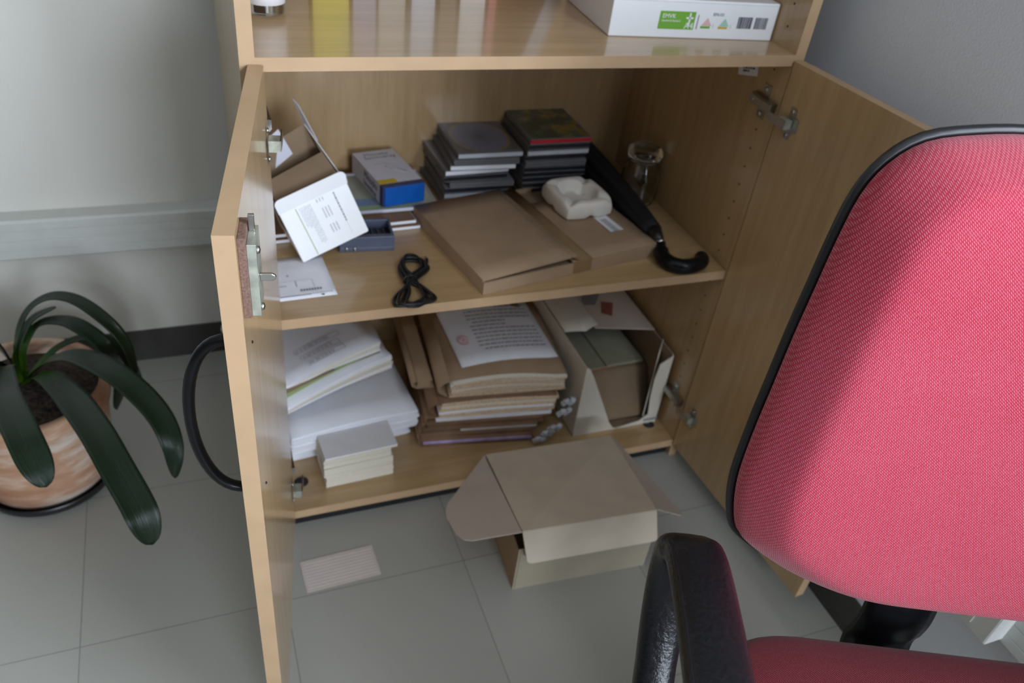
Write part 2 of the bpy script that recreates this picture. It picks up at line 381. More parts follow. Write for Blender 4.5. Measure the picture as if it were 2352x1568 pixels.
g.box((WX0 + fr, YR - 0.115, WZ0 + fr), (0.38, YR - 0.109, WZ1 - fr), 1); g.box((0.42, YR - 0.115, WZ0 + fr), (WX1 - fr, YR - 0.109, WZ1 - fr), 1)
struct('window_1', g, ['cream_plastic', 'glasspane'])
g = G(); g.box((XL, YW - 0.004, 0), (XW, YW, 0.076)); struct('baseboard_back', g, 'baseboard')
g = G(); g.box((XW - 0.004, YR, 0), (XW, YW - 0.004, 0.076)); struct('baseboard_right', g, 'baseboard')
def trunk(name, a, b, T):
    # ribbed front, profile swept along local x from a to b; T maps (along, out, z)
    g = G(); P = [(0, 0.288), (0.036, 0.288), (0.040, 0.292)]
    for z in (0.308, 0.328, 0.348):
        P += [(0.040, z - 0.0012), (0.0385, z), (0.040, z + 0.0012)]
    P += [(0.040, 0.364), (0.036, 0.368), (0, 0.368)]
    A = [g.bm.verts.new(T @ Vector((a, o, z))) for o, z in P]; Bv = [g.bm.verts.new(T @ Vector((b, o, z))) for o, z in P]
    g.face(A); g.face(Bv)
    for i in range(len(P) - 1): g.face([A[i], A[i + 1], Bv[i + 1], Bv[i]])
    struct(name, g, 'trunk')
trunk('trim_1', XL, XW, Matrix(((1, 0, 0, 0), (0, -1, 0, YW), (0, 0, 1, 0), (0, 0, 0, 1))))
trunk('trim_2', YR, YW - 0.04, Matrix(((0, -1, 0, XW), (1, 0, 0, 0), (0, 0, 1, 0), (0, 0, 0, 1))))
# socket box on the right-hand trunking
t = thing('socket_box', 'cream plastic socket box on the ribbed wall trunking behind the red chair', 'socket box', (XW - 0.04, -0.60, 0.29))
g = G(); g.box((XW - 0.071, -0.656, 0.294), (XW - 0.036, -0.50, 0.372), bev=0.003); part('housing', g, 'cream_plastic', t)
g = G(); g.box((XW - 0.0735, -0.628, 0.306), (XW - 0.071, -0.52, 0.366), bev=0.0006)
g.box((XW - 0.0745, -0.620, 0.312), (XW - 0.0730, -0.575, 0.345), 1); part('socket_face', g, ['cream_plastic', 'dark'], t)

# ================================================================ THE CABINET
TH = 0.0175; CW = 0.764; CD = 0.454; Z1 = 0.045; Z2 = 0.451; Z3 = 0.826; ZP = 0.0277
cab = thing('cabinet', 'tall beech office cabinet with both lower doors standing open', 'cabinet', (CW / 2, CD / 2, 0))
def panel(g, a, b, m=0, edges=()):
    """box; listed faces ('-y' etc.) get the edge banding (slot 1)"""
    n0 = len(g.bm.faces); g.box(a, b, m); g.bm.faces.ensure_lookup_table()
    for f in list(g.bm.faces)[n0:]:
        f.normal_update(); n = f.normal
        for e in edges:
            ax = 'xyz'.index(e[1]); s = -1 if e[0] == '-' else 1
            if n[ax] * s > 0.9: f.material_index = 1
ZT = 1.86
for nm, x0, x1 in (('l', -TH, 0), ('r', CW, CW + TH)):
    g = G(); panel(g, (x0, 0, 0.0), (x1, CD, ZT), 0, ('-y',))
    xi = 0.0 if nm == 'l' else CW; s = 1 if nm == 'l' else -1
    for y in (0.0365,):
        k = 0
        z = 0.12
        while z < 1.78:
            if abs(z - Z2) > 0.02 and abs(z - Z3) > 0.03 and not (0.70 < z < 0.77 and y < 0.1) and not (0.11 < z < 0.17 and y < 0.1):
                g.lathe([(0.0017, 0.0), (0.0017, 0.0003)], (0, 0, 0), 10, 2, T=Matrix.Translation((xi, y, z)) @ Matrix.Rotation(s * math.pi / 2, 4, 'Y'))
            z += 0.032
    part('side_panel', g, ['beech_z', 'edge', 'dark'], cab)
g = G(); panel(g, (0, 0, ZP), (CW, CD - 0.008, Z1), 0, ('-y',))
for x, y in ((0.030, 0.066), (0.735, 0.055)):
    g.lathe([(0.012, Z1), (0.0125, Z1 + 0.001), (0.011, Z1 + 0.0016), (0.004, Z1 + 0.0016), (0.0035, Z1 + 0.0008)], (x, y, 0), 24, 2)
part('bottom_panel', g, ['beech_x', 'edge', 'black_plastic'], cab)
g = G(); g.box((0, 0.012, 0), (CW, 0.028, ZP)); part('plinth', g, 'black_plastic', cab)
g = G(); panel(g, (0.001, 0.002, Z2 - 0.017), (CW - 0.001, CD - 0.01, Z2), 0, ('-y',)); part('shelf', g, ['beech_x', 'edge'], cab)
g = G(); panel(g, (0, 0, Z3 - 0.0165), (CW, CD - 0.008, Z3), 0, ('-y',))
g.box((0.66, 0.02, Z3 - 0.0168), (0.742, 0.075, Z3 - 0.0165), 2); part('shelf', g, ['beech_x', 'edge', 'paper'], cab)
g = G(); panel(g, (0.001, 0.002, 1.20), (CW - 0.001, CD - 0.01, 1.217), 0, ('-y',)); part('shelf', g, ['beech_x', 'edge'], cab)
g = G(); panel(g, (-TH, 0, ZT), (CW + TH, CD, ZT + TH), 0, ('-y',)); part('top_panel', g, ['beech_x', 'edge'], cab)
g = G(); g.box((0, CD - 0.008, ZP), (CW, CD, ZT)); part('back_panel', g, 'beech_z', cab)
# sticker on the right side panel inside, under the fixed shelf
g = G(); Ts = frame((CW - 0.0004, 0.118, 0.7555), (0, -1, 0.28), (0, 0.28, 1))
g.box((0, 0, 0), (0.05, 0.028, 0.0003), 0, Ts); words(g, Ts @ Matrix.Translation((0.012, 0.022, 0.0003)), 0.030, 4, 0.0045, 1, 0.003)
part('sticker', g, ['paper', 'inkdark'], cab)
# doors
DL = 0.387; DZ0, DZ1 = 0.036, 0.8185
def door(hx, hy, ang, side):
    """local frame: s along the door from the hinge, n = outward normal, z"""
    d = Vector((math.cos(ang), -math.sin(ang), 0)); n = Vector((-math.sin(ang), -math.cos(ang), 0)) if side == 'l' else Vector((math.sin(ang), math.cos(ang), 0))
    if side == 'l' and n.x > 0: n = -n
    if side == 'r' and n.x < 0: n = -n
    T = Matrix(((d.x, n.x, 0, hx), (d.y, n.y, 0, hy), (0, 0, 1, 0), (0, 0, 0, 1)))
    g = G(); g.box((0, 0, DZ0), (DL, TH, DZ1), 0); g.bm.faces.ensure_lookup_table()
    for f in g.bm.faces:
        f.normal_update()
        if abs(f.normal.y) < 0.5: f.material_index = 1
    for v in g.bm.verts: v.co = T @ v.co
    dp = part('door', g, ['beech_z', 'edge'], cab)
    def hinge(z):
        g = G()   # cup flange on the door, arm reaching to the side-panel plate
        g.prism([(-0.006, -0.024), (0.006, -0.024), (0.0075, -0.012), (0.0165, -0.010), (0.0165, 0.010), (0.0075, 0.012), (0.006, 0.024), (-0.006, 0.024)],
                T @ Vector((0.030, 0, z)), T.to_3x3() @ Vector((1, 0, 0)), Vector((0, 0, 1)), 0.0014 * (1 if side == 'r' else 1))
        for dz in (-0.018, 0.018):
            g.lathe([(0.0034, -0.0012), (0.0030, -0.0030), (0.0001, -0.0032)], (0, 0, 0), 12, 0, T=T @ Matrix.Translation((0.030, 0, z + dz)) @ Matrix.Rotation(-math.pi / 2, 4, 'X'))
        g.box((0.018, -0.0150, z - 0.007), (0.036, -0.0022, z + 0.007), 1, T)
        g.box((-0.002, -0.0168, z - 0.0065), (0.034, -0.0150, z + 0.0065), 0, T)
        return part('hinge', g, ['steel', 'zinc'], dp)
    for z in (0.735, 0.133): hinge(z)
    return dp, T
AL, AR = 1.7442, 1.5081
dl_, TL = door(0.0088, -0.0052, AL, 'l')
dr_, TRr = door(0.7625, -0.0038, AR, 'r')
# hinge mounting plates on the side panels
for xi, s in ((0.0, 1), (CW, -1)):
    for z in (0.742, 0.140):
        g = G(); T = Matrix(((s, 0, 0, xi), (0, 1, 0, 0), (0, 0, 1, z), (0, 0, 0, 1)))
        P = [(0.028, -0.026), (0.045, -0.026), (0.045, -0.010), (0.062, -0.008), (0.062, 0.008), (0.045, 0.010), (0.045, 0.026), (0.028, 0.026)]
        g.prism(P, (xi, 0, z), (0, 1, 0), (0, 0, 1), 0.002 if s > 0 else -0.002)
        g.box((0.002, 0.004, -0.0075), (0.0125, 0.060, 0.0075), 0, T); g.box((0.0125, 0.006, -0.0062), (0.0145, 0.056, 0.0062), 0, T)
        for y, dz in ((0.037, -0.019), (0.037, 0.019)):
            g.lathe([(0.0042, 0.002), (0.0036, 0.0042), (0.0001, 0.0046)], (0, 0, 0), 12, 1, T=T @ Matrix.Translation((0, y, dz)) @ Matrix.Rotation(math.pi / 2, 4, 'Y'))
        g.lathe([(0.003, 0.0145), (0.003, 0.0155), (0.0001, 0.0155)], (0, 0, 0), 10, 1, T=T @ Matrix.Translation((0, 0.048, 0)) @ Matrix.Rotation(math.pi / 2, 4, 'Y'))
        part('hinge_plate', g, ['steel', 'zinc'], cab)
# lock on the left door (packer, case, screws, tongue), handle, screw heads
g = G(); g.box((0.343, -0.0068, 0.733), (0.379, 0, 0.811), 0, TL)
g.box((0.345, -0.0145, 0.735), (0.3785, -0.0068, 0.805), 1, TL)
for ds, z in ((0.372, 0.797), (0.372, 0.741)):
    g.lathe([(0.0036, 0), (0.0030, 0.0022), (0.0001, 0.0030)], (0, 0, 0), 12, 2, T=TL @ Matrix.Translation((ds, -0.0145, z)) @ Matrix.Rotation(math.pi / 2, 4, 'X'))
g.box((0.352, -0.0125, 0.805), (0.356, -0.0075, 0.820), 2, TL)
g.prism([(0, -0.0035), (0.010, -0.0035), (0.0125, -0.002), (0.0135, 0), (0.0125, 0.002), (0.010, 0.0035), (0, 0.0035)], TL @ Vector((0.366, -0.0145, 0.768)), TL.to_3x3() @ Vector((0, -1, 0)), (0, 0, 1), 0.003, 2)
lk = part('lock', g, ['chip', 'zinc', 'steel'], dl_); bevelmod(lk, 0.0006)
def handle(T, dp, s):
    g = G(); P = []
    for k in range(25):
        a = math.pi * k / 24
        P.append(T @ Vector((s, TH + 0.047 * math.sin(a) ** 0.8, 0.588 - 0.098 * math.cos(a))))
    g.tube(P, 0.0058, 14); part('handle', g, 'black_handle', dp)
    for z in (0.682, 0.494):
        g = G(); g.lathe([(0.0016, 0), (0.0013, 0.0012), (0.0001, 0.0014)], (0, 0, 0), 10, 0, T=T @ Matrix.Translation((s, 0, z)) @ Matrix.Rotation(math.pi / 2, 4, 'X')); part('screw', g, 'dark', dp)
handle(TL, dl_, 0.345); handle(TRr, dr_, 0.345)

# ================================================================ THINGS ON THE FIXED UPPER SHELF
def carton(g, T, w, d, h, m=0, th=0.0018):
    g.box((0, 0, 0), (w, d, h), m, T)
Tb = frame((0.4945, 0.0835, Z3), (0.268, -0.021, 0), (0.05, 1, 0))
t = thing('flat_white_box', 'white carton with a green label and two barcodes on the upper shelf', 'box', (0.62, 0.2, Z3))
g = G(); g.box((0, 0, 0.0003), (0.268, 0.185, 0.054), 0, Tb, bev=0.0015)
g.bm.faces.ensure_lookup_table()
for f in g.bm.faces:
    f.normal_update()
    if f.normal.x < -0.8 and f.calc_area() > 0.01: f.material_index = 1
part('carton_body', g, ['carton_white', 'greycard'], t)
g = G(); Tf = Tb @ Matrix(((1, 0, 0, 0), (0, 0, -1, -0.0003), (0, 1, 0, 0), (0, 0, 0, 1)))   # x right, y up, z out
def fx(px): return (px - 320) / (2090 - 320) * 0.268      # label layout measured along the front face
def fb(x0, y0, x1, y1, m): g.box((x0, y0, 0), (x1, y1, 0.0002), m, Tf)
fb(0.075, 0.013, 0.132, 0.038, 0)
fb(0.128, 0.0155, 0.1285, 0.019, 1)
fb(0.1365, 0.014, 0.1378, 0.034, 3)
for x0, ma, mb_ in ((0.1445, 4, 0), (0.1735, 5, 6)):
    g.prism([(x0, 0.019), (x0 + 0.0165, 0.019), (x0 + 0.0085, 0.0305)], Tf @ Vector((0, 0, 0)), Tf.to_3x3() @ Vector((1, 0, 0)), Tf.to_3x3() @ Vector((0, 1, 0)), 0.0002, ma)
    fb(x0 - 0.001, 0.0155, x0 + 0.0145, 0.0185, mb_); fb(x0 + 0.019, 0.016, x0 + 0.0196, 0.022, 7)
rb = random.Random(3)
for x0, x1 in ((0.2035, 0.2275), (0.2325, 0.2535)):
    x = x0
    while x < x1:
        w = rb.choice((0.0005, 0.0009, 0.0014)); fb(x, 0.017, min(x + w, x1), 0.0335, 2); x += w + rb.choice((0.0006, 0.001))
fb(0.0, 0.0505, 0.268, 0.0508, 7)
part('printed_label', g, ['label_green', 'carton_white', 'inkdark', 'ink', 'pinkprint', 'greenprint', 'yellow', 'inklight'], t)
text('label_text', 'EMVK', 0.0085, Tf @ Matrix.Translation((0.079, 0.0285, 0.0003)), 'carton_white', t)
text('label_text', 'Standard & Standard', 0.0042, Tf @ Matrix.Translation((0.079, 0.0235, 0.0003)), 'carton_white', t, sx=0.85)
text('label_text', 'A4', 0.0125, Tf @ Matrix.Translation((0.1165, 0.0143, 0.0003)), 'carton_white', t)
g = G(); g.box((0.122, 0.018, 0.0003), (0.1245, 0.0365, 0.0005), 0, Tf); g.box((0.1175, 0.028, 0.0003), (0.129, 0.0305, 0.0005), 0, Tf); part('cross_emblem', g, 'carton_white', t)
text('label_text', 'BP6101', 0.0062, Tf @ Matrix.Translation((0.160, 0.0335, 0.0001)), 'ink', t)
# glass bottle with a paper label at the left end
t = thing('bottle', 'small bottle with a cream label at the left end of the upper shelf', 'bottle', (0.034, 0.178, Z3))
g = G(); g.lathe([(0.001, 0), (0.022, 0), (0.025, 0.003), (0.025, 0.075), (0.022, 0.084), (0.011, 0.092), (0.010, 0.105)], (0.034, 0.178, Z3 + 0.0003), 36); part('glass_body', g, 'glass', t)
g = G(); g.lathe([(0.0252, 0.014), (0.0254, 0.014), (0.0254, 0.062), (0.0252, 0.062)], (0.034, 0.178, Z3), 36); part('paper_label', g, 'card_white', t)
g = G(); g.lathe([(0.0122, 0.098), (0.0122, 0.113), (0.001, 0.114)], (0.034, 0.178, Z3), 24); part('cap', g, 'black_plastic', t)
# binders and books further back on that shelf
M['bk_yellow'] = plain('yellow cover', (0.62, 0.55, 0.05), 0.5); M['bk_lilac'] = plain('lilac cover', (0.36, 0.34, 0.45), 0.5)
M['bk_grey'] = plain('grey cover', (0.45, 0.44, 0.40), 0.5); M['bk_pale'] = plain('pale blue cover', (0.55, 0.60, 0.68), 0.5)
M['bk_brown'] = plain('brown cover', (0.18, 0.13, 0.10), 0.5); M['bk_white'] = plain('white cover', (0.72, 0.72, 0.70), 0.5)
M['bk_red'] = plain('pink red cover', (0.55, 0.14, 0.16), 0.5)
def book(x, w, h, d, cm, label, y=0.262, name='ring_binder', cat='binder', lean=0, z=None):
    T = TR(x, y, Z3 + 0.0003 , 0, 0, lean)
    t = thing(name, label, cat, (x, y, Z3)); e = 0.0022
    g = G(); g.box((0, 0, 0), (w, e, h), 0, T); g.box((0, e, 0), (e, d, h), 0, T); g.box((w - e, e, 0), (w, d, h), 0, T); part('cover', g, cm, t)
    g = G(); g.box((e, e, 0.004), (w - e, d - 0.006, h - 0.006), 0, T); part('pages', g, 'paper_edge', t)
book(0.068, 0.034, 0.23, 0.17, 'bk_brown', 'brown binder just behind the bottle, leftmost on the upper shelf')
book(0.108, 0.052, 0.30, 0.17, 'bk_yellow', 'yellow binder on the upper shelf', 0.262)
book(0.166, 0.034, 0.29, 0.17, 'bk_lilac', 'lilac binder right beside the yellow one on the upper shelf', 0.262)
book(0.204, 0.040, 0.28, 0.17, 'bk_grey', 'grey binder between the lilac and the pale blue ones', 0.262)
book(0.254, 0.036, 0.30, 0.17, 'bk_pale', 'pale blue binder on the upper shelf', 0.262)
book(0.298, 0.026, 0.25, 0.17, 'bk_brown', 'dark brown book between the pale blue and the white binder', 0.262, 'book', 'book')
book(0.330, 0.040, 0.29, 0.17, 'bk_white', 'white binder with a reddish neighbour, right of the brown book', 0.262)
book(0.376, 0.012, 0.24, 0.17, 'bk_red', 'slim reddish book at the right end of the binder row', 0.262, 'book', 'book')
book(0.487, 0.026, 0.26, 0.145, 'bk_pale', 'pale blue book leaning to the left behind the white carton', 0.290, 'book', 'book', lean=-0.33)
# ================================================================ THINGS ON THE MIDDLE SHELF
# open white carton, tilted, mouth to the back left
A, Bq, Cq, Dq = Vector((0.063, 0.143, 0.4575)), Vector((0.167, 0.157, 0.496)), Vector((0.142, 0.183, 0.573)), Vector((0.037, 0.169, 0.533))
u = (Bq - A); v = (Dq - A); v = v - u * (v.dot(u) / u.dot(u)) * 0.8; WU, WV = u.length, v.length; u.normalize(); v.normalize(); nn = u.cross(v).normalized()
bd = 0.115
t = thing('open_white_carton', 'open white carton with fine grey print, tipped over onto the leaflet at the left', 'box', (0.10, 0.20, 0.455))
def plate(g, o, a, b, th, m=0, mb=None, rounded=None):
    """thin card panel: o origin, a and b edge vectors, thickness along a x b"""
    g.prism(rounded or [(0, 0), (1, 0), (1, 1), (0, 1)], o, a, b, th, m, mb)
th = 0.0012
U_, V_ = u * WU, v * WV; D_ = A + V_; C_ = D_ + U_
bkR, bkL, bb_ = Vector((-0.048, 0.087, 0.060)), Vector((-0.028, 0.087, 0.055)), Vector((-0.020, 0.105, 0.004))
def slab(g, a, b, c, d, th, m=0, mi=None):
    n = (b - a).cross(d - a).normalized() * th; k = len(g.bm.faces)
    g.hexa([a, b, c, d, a + n, b + n, c + n, d + n], m)
    if mi is not None:
        g.bm.faces.ensure_lookup_table(); g.bm.faces[k].material_index = mi
g = G()
slab(g, A, A + U_, C_, D_, th, 0, 1)                                             # printed front
slab(g, A + bb_, D_ + bkL, C_ + bkR, A + U_ + bb_, th, 0, 1)                     # back wall
slab(g, A, D_, D_ + bkL, A + bb_, th, 0, 1)                                      # left wall
slab(g, A + U_, A + U_ + bb_, C_ + bkR, C_, th, 0, 1)                            # right wall
slab(g, A, A + bb_, A + U_ + bb_, A + U_, th, 0, 1)                              # bottom
part('carton_body', g, ['carton_white', 'carton_brown'], t)
g = G(); TF = frame(A + nn * (th + 0.0001), u, v)
g.box((0.0245, 0.001, 0), (0.0258, WV - 0.004, 0.0002), 0, TF)
rr = random.Random(5)
for k in range(9):       # columns of fine print running down the panel
    x = 0.030 + k * 0.0022; y1 = WV - 0.006; y0 = 0.012 + (0.03 if k < 4 else 0.0) + rr.uniform(0, 0.006)
    y = y0
    while y < y1:
        L = rr.uniform(0.003, 0.009); g.box((x, y, 0), (x + 0.0007, min(y + L, y1), 0.00015), 1, TF); y += L + 0.0012
for x in (0.062, 0.067, 0.072):
    g.box((x, 0.047, 0), (x + 0.0016, 0.064, 0.00015), 1, TF); g.box((x, 0.022, 0), (x + 0.0016, 0.036, 0.00015), 1, TF); g.box((x - 0.003, 0.074, 0), (x - 0.0015, 0.080, 0.00015), 1, TF)
y = 0.03
while y < 0.078:
    L = rr.uniform(0.002, 0.005); g.box((0.0875, y, 0), (0.0895, y + L, 0.00015), 2, TF); y += L + 0.001
g.box((0.0884, 0.008, 0), (0.0888, 0.03, 0.0001), 1, TF)
part('printed_text', g, ['olive', 'inklight', 'ink'], t)
g = G()    # tuck lip folded along the mouth edge, rounded ends
o = D_ + nn * 0.0030 - u * 0.002; up = (v * 0.95 + nn * 0.22).normalized()
Lp = 0.021; r = 0.009; pts = [(0.000, -0.001), (WU + 0.004, -0.001)]
for k in range(7): a = math.pi / 2 * k / 6; pts.append((WU + 0.006 - r + r * math.cos(a), Lp - r + r * math.sin(a)))
for k in range(7): a = math.pi / 2 + math.pi / 2 * k / 6; pts.append((r + r * math.cos(a), Lp - r + r * math.sin(a)))
g.prism(pts, o, u, up, 0.0012); part('tuck_flap', g, 'carton_white', t)
g = G()    # inner brown dust flap lying in the mouth
e0 = -v * 0.003; slab(g, D_ + u * 0.002 + e0, C_ - u * 0.002 + e0, C_ - u * 0.002 + bkR * 0.56 + e0, D_ + u * 0.002 + bkL * 0.56 + e0, 0.001); part('inner_flap', g, 'carton_brown', t)
g = G()    # narrow side flap standing up beyond the far right corner
slab(g, C_ + bkR * 0.70 + u * 0.002, C_ + bkR * 1.02 + u * 0.001, Vector((0.0753, 0.281, 0.6665)), Vector((0.082, 0.272, 0.660)), 0.0011); part('side_flap', g, 'whitebox', t)
g = G()    # left side flap
slab(g, Vector((0.0284, 0.258, 0.5530)), Vector((0.0686, 0.258, 0.5870)), Vector((0.0494, 0.266, 0.6250)), Vector((0.009, 0.266, 0.590)), 0.0011); part('side_flap', g, 'whitebox', t)
# leaflet under it
def leaf_T(cx, cy, z, rz): return TR(cx, cy, z, rz)
t = thing('instruction_leaflet', 'white printed leaflet lying flat at the left front of the middle shelf', 'leaflet', (0.04, 0.10, Z2))
Tl = TR(-0.0, 0.042, Z2 + 0.0004, 0.05)
Tl = frame((0.0035, 0.048, Z2 + 0.0004), (0.095, 0.004, 0), (0, 0.12, 0))
g = G(); g.sheet(lambda a, b: Tl @ Vector((a * 0.095, b * 0.118, 0.0006 + 0.0012 * math.sin(b * 3) * a)), 6, 8, 0.0004); part('sheet', g, 'paper', t)
g = G(); Tm = Tl @ Matrix.Translation((0, 0, 0.0022))
g.box((0.002, 0.0065, 0), (0.058, 0.0085, 0.0001), 0, Tm); 
for k in range(9): g.box((0.060 + k * 0.0034, 0.0072, 0), (0.0622 + k * 0.0034, 0.0098, 0.0001), 1, Tm)
for k in range(8): g.box((0.044 + k * 0.0041, 0.0175, 0), (0.0468 + k * 0.0041, 0.0225, 0.0001), 0, Tm)
g.box((0.072, 0.001, 0), (0.0765, 0.0045, 0.0001), 2, Tm)
g.box((0.0405, 0.030, 0), (0.0418, 0.046, 0.0001), 1, Tm); g.box((0.018, 0.047, 0), (0.066, 0.0476, 0.0001), 3, Tm); g.box((0.066, 0.026, 0), (0.0665, 0.047, 0.0001), 3, Tm)
g.box((0.014, 0.058, 0), (0.018, 0.063, 0.0001), 1, Tm); g.box((0.031, 0.060, 0), (0.034, 0.065, 0.0001), 1, Tm); g.box((0.012, 0.034, 0), (0.026, 0.0365, 0.0001), 3, Tm)
part('printed_text', g, ['ink', 'inklight', 'inkdark', 'inklight'], t)
# two booklets lying one on the other behind the leaflet
for k, (z, x0, x1, y0, r_, lab) in enumerate(((Z2 + 0.0003, 0.006, 0.276, 0.212, 0.055, 'brown covered booklet with white page edges, lower of the two behind the charger'),
                                      (Z2 + 0.0075, 0.004, 0.270, 0.218, 0.06, 'brown covered booklet with white page edges, upper of the two behind the charger'))):
    T = TR(x0, y0, z, r_); t = thing('booklet', lab, 'booklet', (x0, y0, z), group='booklets under the plastic case')
    w = x1 - x0
    g = G(); g.box((0.001, 0.0005, 0.0008), (w - 0.001, 0.200, 0.0058), 0, T); part('pages', g, 'paper', t)
    g = G(); g.box((0, 0.001, 0.0058), (w - 0.002, 0.2, 0.0066), 0, T); g.box((0, 0.001, 0), (w - 0.002, 0.2, 0.0008), 0, T); part('cover', g, 'kraft_dark', t)
# flat clear plastic case with a blue and green card inside
t = thing('clear_plastic_case', 'flat clear plastic case under the blue ended paper clip box', 'case', (0.25, 0.32, 0.467))
Tc = TR(0.168, 0.262, 0.4665, 0.02)
g = G(); Wc, Dc, Hc = 0.150, 0.145, 0.0078
g.box((0, 0, 0), (Wc, Dc, 0.0012), 0, Tc); g.box((0, 0, Hc - 0.0012), (Wc, Dc, Hc), 0, Tc)
for a, b in (((0, 0), (Wc, 0.0015)), ((0, Dc - 0.0015), (Wc, Dc)), ((0, 0.0015), (0.0015, Dc - 0.0015)), ((Wc - 0.0015, 0.0015), (Wc, Dc - 0.0015))):
    g.box((a[0], a[1], 0.0012), (b[0], b[1], Hc - 0.0012), 1, Tc)
part('shell', g, ['clearplastic', 'whitebox'], t)
g = G(); g.box((0.004, 0.004, 0.0014), (Wc - 0.004, 0.06, 0.003), 0, Tc); g.box((0.004, 0.012, 0.0031), (0.10, 0.022, 0.0034), 2, Tc); g.box((0.004, 0.024, 0.0031), (0.10, 0.05, 0.0034), 1, Tc)
g.box((0.004, 0.06, 0.0014), (Wc - 0.004, Dc - 0.004, 0.003), 0, Tc); part('inlay_card', g, ['greenpaper', 'blue', 'label_green'], t)
# paper clip box
t = thing('paper_clip_box', 'white paper clip carton with a bright blue end and a yellow patch', 'box', (0.24, 0.34, 0.475))
Tk = frame((0.2175, 0.268, 0.4748), (0.0778, 0.0133, 0), (-0.0417, 0.1466, 0)); Wk, Dk, Hk = 0.079, 0.145, 0.0365
g = G(); g.box((0, 0.0145, 0), (Wk, Dk, Hk), 0, Tk)
part('carton_body', g, ['whitebox'], t)
g = G(); g.box((-0.0002, 0.0012, 0.0003), (Wk + 0.0002, 0.0145, Hk + 0.0002), 1, Tk); g.box((0.004, 0.0, 0.0003), (Wk - 0.001, 0.0012, Hk - 0.001), 0, Tk)
bevelmod(part('blue_end', g, ['blue', 'navy'], t, label='bright blue printed end'), 0.0008)
g = G(); g.box((0, 0.0146, Hk), (0.034, 0.030, Hk + 0.0003), 0, Tk); part('yellow_patch', g, 'yellow', t)
Tt = Tk @ Matrix(((-1, 0, 0, Wk), (0, -1, 0, 0), (0, 0, 1, Hk + 0.0003), (0, 0, 0, 1)))
Tt2 = Tk @ Matrix.Translation((0, 0, Hk + 0.0002))
text('box_text', 'Minusks', 0.0145, Tt2 @ Matrix.Translation((0.016, 0.126, 0)), 'ink', t)
text('box_text', 'Sammdrag', 0.0145, Tt2 @ Matrix.Translation((0.012, 0.113, 0)), 'ink', t)
text('box_text', 'Minusks', 0.008, Tt2 @ Matrix.Translation((0.020, 0.088, 0)), 'inklight', t)
Tsd = Tk @ Matrix(((0, 0, -1, -0.0002), (-1, 0, 0, Dk), (0, 1, 0, 0), (0, 0, 0, 1)))
text('box_text', 'Minusks', 0.019, Tsd @ Matrix.Translation((0.058, 0.0185, 0)), 'inkdark', t)
text('box_text', 'Sammdrag', 0.014, Tsd @ Matrix.Translation((0.056, 0.0045, 0)), 'inkdark', t)
g = G(); P = [Tt2 @ Vector((0.045 + a, 0.045 + b, 0.0003)) for a, b in ((0, 0.028), (-0.004, 0.020), (0.016, 0.002), (0.022, 0.006), (0.002, 0.030), (-0.003, 0.036), (-0.009, 0.031), (0.008, 0.014))]
g.tube(P, 0.0004, 6); part('clip_drawing', g, 'inklight', t)
# battery charger
t = thing('battery_charger', 'slate blue battery charger with two metal prongs on the middle shelf', 'charger', (0.17, 0.18, Z2))
Tq = frame((0.124, 0.1705, Z2 + 0.0004), (0.0885, -0.0075, 0), (0.012, 0.05, 0)); 
g = G(); wq, dq, hq = 0.089, 0.062, 0.027
g.box((0, 0, 0), (wq, dq, 0.008), 0, Tq); g.box((0, 0, 0.008), (wq, 0.010, hq), 0, Tq); g.box((0, dq - 0.006, 0.008), (wq, dq, hq), 0, Tq)
g.box((0, 0.010, 0.008), (0.030, dq - 0.006, hq), 0, Tq); g.box((wq - 0.004, 0.010, 0.008), (wq, dq - 0.006, hq), 0, Tq); g.box((0.030, 0.010, 0.008), (wq - 0.004, dq - 0.006, 0.012), 1, Tq)
for k in range(5): g.box((0.036 + k * 0.010, 0.012, 0.012), (0.038 + k * 0.010, 0.050, 0.016), 0, Tq)
bevelmod(part('housing', g, ['charger', 'cdblack'], t), 0.0012)
for x in (0.010, 0.023):
    g = G(); g.box((x, -0.004, 0.003), (x + 0.0028, 0.001, 0.0095), 0, Tq, bev=0.0008); part('prong', g, 'steel', t)
# coiled cable
def catmull(P, n=8, closed=False):
    P = [Vector(p) for p in P]; out = []; N = len(P)
    rng = range(N) if closed else range(N - 1)
    for i in rng:
        p0 = P[i - 1] if (closed or i > 0) else P[i]; p1 = P[i]; p2 = P[(i + 1) % N]; p3 = P[(i + 2) % N] if (closed or i + 2 < N) else P[i + 1]
        for k in range(n):
            s = k / n
            out.append(0.5 * ((2 * p1) + (-p0 + p2) * s + (2 * p0 - 5 * p1 + 4 * p2 - p3) * s * s + (-p0 + 3 * p1 - 3 * p2 + p3) * s ** 3))
    if not closed: out.append(P[-1])
    return out
t = thing('coiled_cable', 'thin black cable coiled in a figure of eight near the shelf edge', 'cable', (0.215, 0.06, Z2))
g = G(); rc = random.Random(2)
for k in range(4):
    j = 0.0042 * (k - 1.5); zz = Z2 + 0.0030 + 0.0040 * (k % 2)
    P = [(0.213 + j, 0.064, zz + 0.003), (0.209 + j * 0.6, 0.100, zz + 0.002), (0.222 + j * 0.5, 0.128 + j * 0.9, zz), (0.243 - j * 0.3, 0.122 + j * 0.8, zz), (0.246 - j, 0.095, zz), (0.217 - j, 0.060, zz + 0.006),
         (0.194 + j * 1.6, 0.030, zz), (0.184 + j * 1.5, 0.006, zz + 0.001), (0.192 + j, -0.006 + abs(j) * 0.6, zz + 0.002), (0.214 - j, -0.005 + abs(j), zz), (0.231 - j * 1.5, 0.012, zz), (0.226 - j * 0.5, 0.040, zz)]
    g.tube(catmull(P, 6, True), 0.0026, 8, closed=True)
